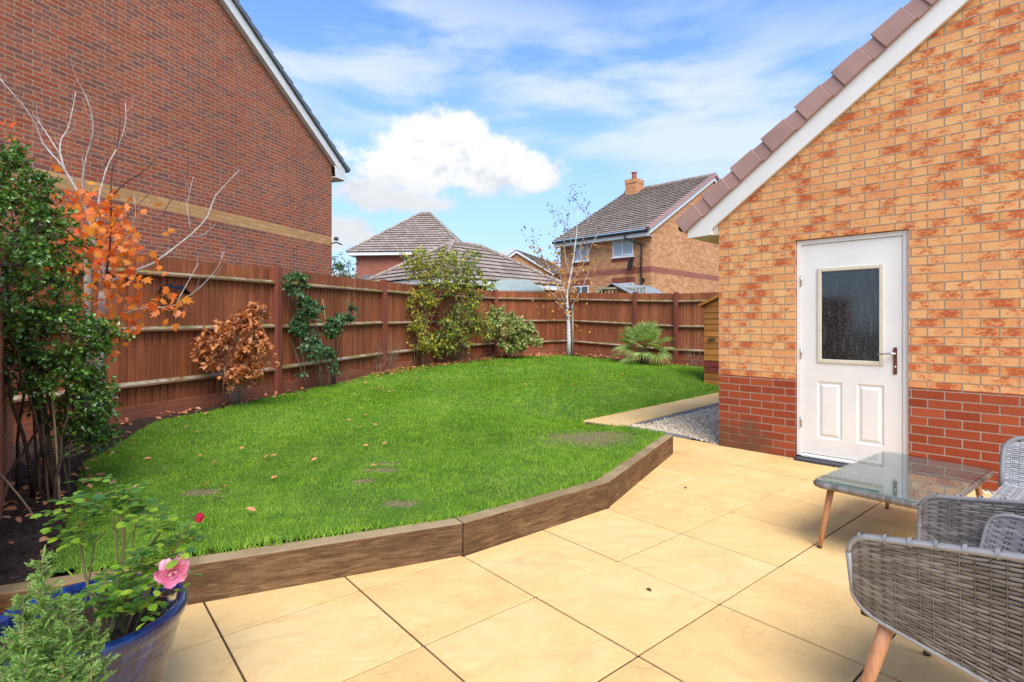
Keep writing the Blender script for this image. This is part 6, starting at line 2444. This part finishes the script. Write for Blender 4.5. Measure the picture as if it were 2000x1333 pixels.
hx_, hy_ = TL / 2, TW / 2
tt = MB().prism(rrect(hx_ - .012, hy_ - .012, .05, .362), (0, 0, .024)).build('table_top', M['wicker_back'], tb_)
weave(lambda u, v: (-hx_ + .015 + u, -hy_ + .015 + v, .3885), TL - .03, TW - .03, .030, .0125, parent=tt, strand='wicker_skylit', name='top_weave', ok=lambda u, v: math.hypot(max(0, abs(u - hx_ + .015) - (hx_ - .065)), max(0, abs(v - hy_ + .015) - (hy_ - .065))) < .05)
ring = [Vector(p) for p in rrect(hx_ - .006, hy_ - .006, .055, .372)]
wr = MB().tube(ring + [ring[0]], .0175, 10)
for i in range(len(ring)):
    p, q = ring[i], ring[(i + 1) % len(ring)]
    L = (q - p).length
    k = max(1, int(L / .04))
    for j in range(k):
        if L < .02 and i % 3: continue
        c = p.lerp(q, (j + .5) / k)
        d = (q - p).normalized() * .017
        wr.tube([c - d, c, c + d], [.0178, .0186, .0178], 10, cap=False)
wr.build('rim', M['wicker'], tb_, smooth=True, uv=False)
MB().prism(rrect(hx_ + .002, hy_ + .002, .06, .3935), (0, 0, .006)).build('glass_top', M['table_glass'], tb_, bevel=.001)
for sx in (-1, 1):
    for sy in (-1, 1):
        leg(tb_, (sx * (hx_ - .085), sy * (hy_ - .075), .365), (sx * (hx_ - .03), sy * (hy_ - .03), 0), .018, .012)

# ------------------------------------------------------------------ fallen leaves
fl_t = {'maple': MAPLE, 'leaf': CURL}
proto = {}
for kind, (tm, L) in {'maple': (MAPLE, .075), 'leaf': (CURL, .06)}.items():
    V = tm[0] * np.array([L, L * .85, L * .6])
    V[:, 2] += .004
    me = bpy.data.meshes.new('fallen_leaf')
    me.from_pydata([tuple(v) for v in V], [], tm[1])
    me.materials.append(M['leaf_fallen'])
    proto[kind] = me
spots = [(320, 815, 'maple'), (328, 805, 'maple'), (312, 822, 'maple'), (398, 816, 'leaf'), (368, 838, 'leaf'), (420, 876, 'maple'), (470, 885, 'leaf'), (250, 905, 'leaf'), (428, 910, 'leaf'), (465, 802, 'leaf'), (520, 797, 'leaf'),
         (250, 850, 'maple'), (240, 858, 'maple'), (222, 846, 'maple'), (430, 960, 'leaf'), (500, 1010, 'leaf'), (570, 772, 'leaf'), (612, 762, 'leaf'), (712, 758, 'leaf'), (735, 768, 'leaf'), (812, 750, 'leaf'), (755, 808, 'leaf'), (790, 748, 'leaf'),
         (858, 762, 'leaf'), (910, 720, 'leaf'), (952, 730, 'leaf'), (1012, 806, 'leaf'), (1040, 720, 'leaf'), (1188, 708, 'leaf'), (985, 722, 'leaf'), (1068, 712, 'leaf'), (1100, 702, 'leaf'), (880, 738, 'leaf'), (840, 735, 'leaf'), (742, 748, 'leaf'),
         (672, 748, 'leaf'), (660, 800, 'leaf'), (1130, 704, 'leaf'), (1010, 715, 'leaf'), (715, 780, 'leaf'), (1370, 828, 'leaf')]
for _ in range(46):
    px, py = random.uniform(720, 1230), 0
    py = 722 + abs(random.gauss(0, 1)) * 26 + max(0, (900 - px)) * .10
    spots.append((px, py, 'leaf'))
for _ in range(16):
    spots.append((random.uniform(380, 760), random.uniform(800, 960), 'leaf'))
for (px, py, kd) in spots:
    x, y = G(px, py, .19 if px < 1300 else .0)
    o = bpy.data.objects.new('fallen_leaf', proto[kd])
    zz = float(lawn_h(x, y)) + .034 if px < 1300 else .02
    o.location = (x, y, zz)
    s = random.uniform(.6, 1.1)
    o.scale = (s, s, s)
    o.rotation_euler = (random.uniform(-.35, .35), random.uniform(-.35, .35), random.uniform(0, 6.28))
    col.objects.link(o)
    tag(o, 'single fallen autumn leaf lying on the lawn or gravel', 'leaf', 'fallen autumn leaves')


def litter(name, label, segs, n, spread, size, mats):
    ps = []
    for (a, b, wgt, off) in segs:
        for _ in range(int(n * wgt)):
            t = random.random()
            x = a[0] + (b[0] - a[0]) * t + rng.normal(0, spread)
            y = a[1] + (b[1] - a[1]) * t + rng.normal(0, spread) - off
            ps.append((x, y, float(lawn_h(x, y)) + .012 + abs(rng.normal(0, .008))))
    ps = np.array(ps)
    m_ = len(ps)
    o = scatter(name, CURL, ps, rng.normal(size=(m_, 3)) * np.array([1, 1, .2]), rng.normal(0, .35, (m_, 3)) + np.array([0, 0, 1.]), rng.uniform(.6, 1.2, m_) * size, rng.uniform(.45, .9, m_) * size, M[mats])
    tag(o, label, 'leaf litter', kind='stuff')


litter('leaf_litter', 'brown and orange leaf litter along the back border under the shrubs', [(FENCE_L[3], FENCE_L[4], .14, .45), (FENCE_L[4], FENCE_L[5], .34, .55), (FENCE_L[5], FENCE_L[6], .32, .5), (FENCE_R[0], FENCE_R[1], .14, .4), (FENCE_R[1], FENCE_R[2], .04, .3)], 1700, .22, .085, 'leaf_fallen')
litter('leaf_litter', 'scattered brown leaves at the foot of the left fence', [((-4.3, 5.9), (-3.4, 8.4), .5, .0), ((-3.4, 8.4), (-2.6, 11.5), .5, .1)], 130, .10, .06, 'leaf_fallen')
litter('leaf_litter', 'red and brown leaf litter on the soil under the glossy shrub', [(G(60, 985, .18), G(190, 880, .18), .6, 0), (G(20, 1080, .18), G(110, 960, .18), .4, 0)], 90, .2, .06, 'leaf_fallen')
# bark chips and clods over the near soil bed
n = 5200
x = rng.uniform(-4.6, -1.9, n)
y = rng.uniform(2.0, 6.5, n)
k = inside(GARDEN, x, y) & ~inside(LAWN, x, y)
x, y = x[k], y[k]
n = len(x)
CH_ = (np.array([(0, -.5, 0), (1, -.4, 0), (1, .45, 0), (0, .5, 0), (.1, -.3, .5), (.9, -.3, .45), (.85, .3, .5), (.1, .35, .4)]), [(0, 1, 5, 4), (1, 2, 6, 5), (2, 3, 7, 6), (3, 0, 4, 7), (4, 5, 6, 7)])
o = scatter('bark_mulch', CH_, np.stack([x, y, bed_h(x, y) - .002], 1), rng.normal(size=(n, 3)) * np.array([1, 1, .3]), rng.normal(0, .4, (n, 3)) + np.array([0, 0, 1.]), rng.uniform(.008, .034, n), rng.uniform(.005, .016, n), bark('mulch_chip', (.025, .014, .009), (.10, .06, .04)))
tag(o, 'dark bark mulch and soil crumbs on the bed by the brick wall', 'mulch', kind='stuff')
# debris on the patio
o = bpy.data.objects.new('dead_leaf', None)
me = bpy.data.meshes.new('dead_leaf')
V = CURL[0] * np.array([.034, .022, .02])
me.from_pydata([tuple(v) for v in V], [], CURL[1])
me.materials.append(M['leaf_dry'])
for (px, py, lb) in ((1272, 1157, 'small curled brown leaf alone on the middle of the patio slabs'), (1340, 955, 'tiny dark scrap of leaf on the patio slab near the lawn corner')):
    x, y = G(px, py)
    o = bpy.data.objects.new('dead_leaf', me)
    o.location = (x, y, .004)
    o.rotation_euler = (0, 0, random.uniform(0, 3))
    col.objects.link(o)
    tag(o, lb, 'leaf')
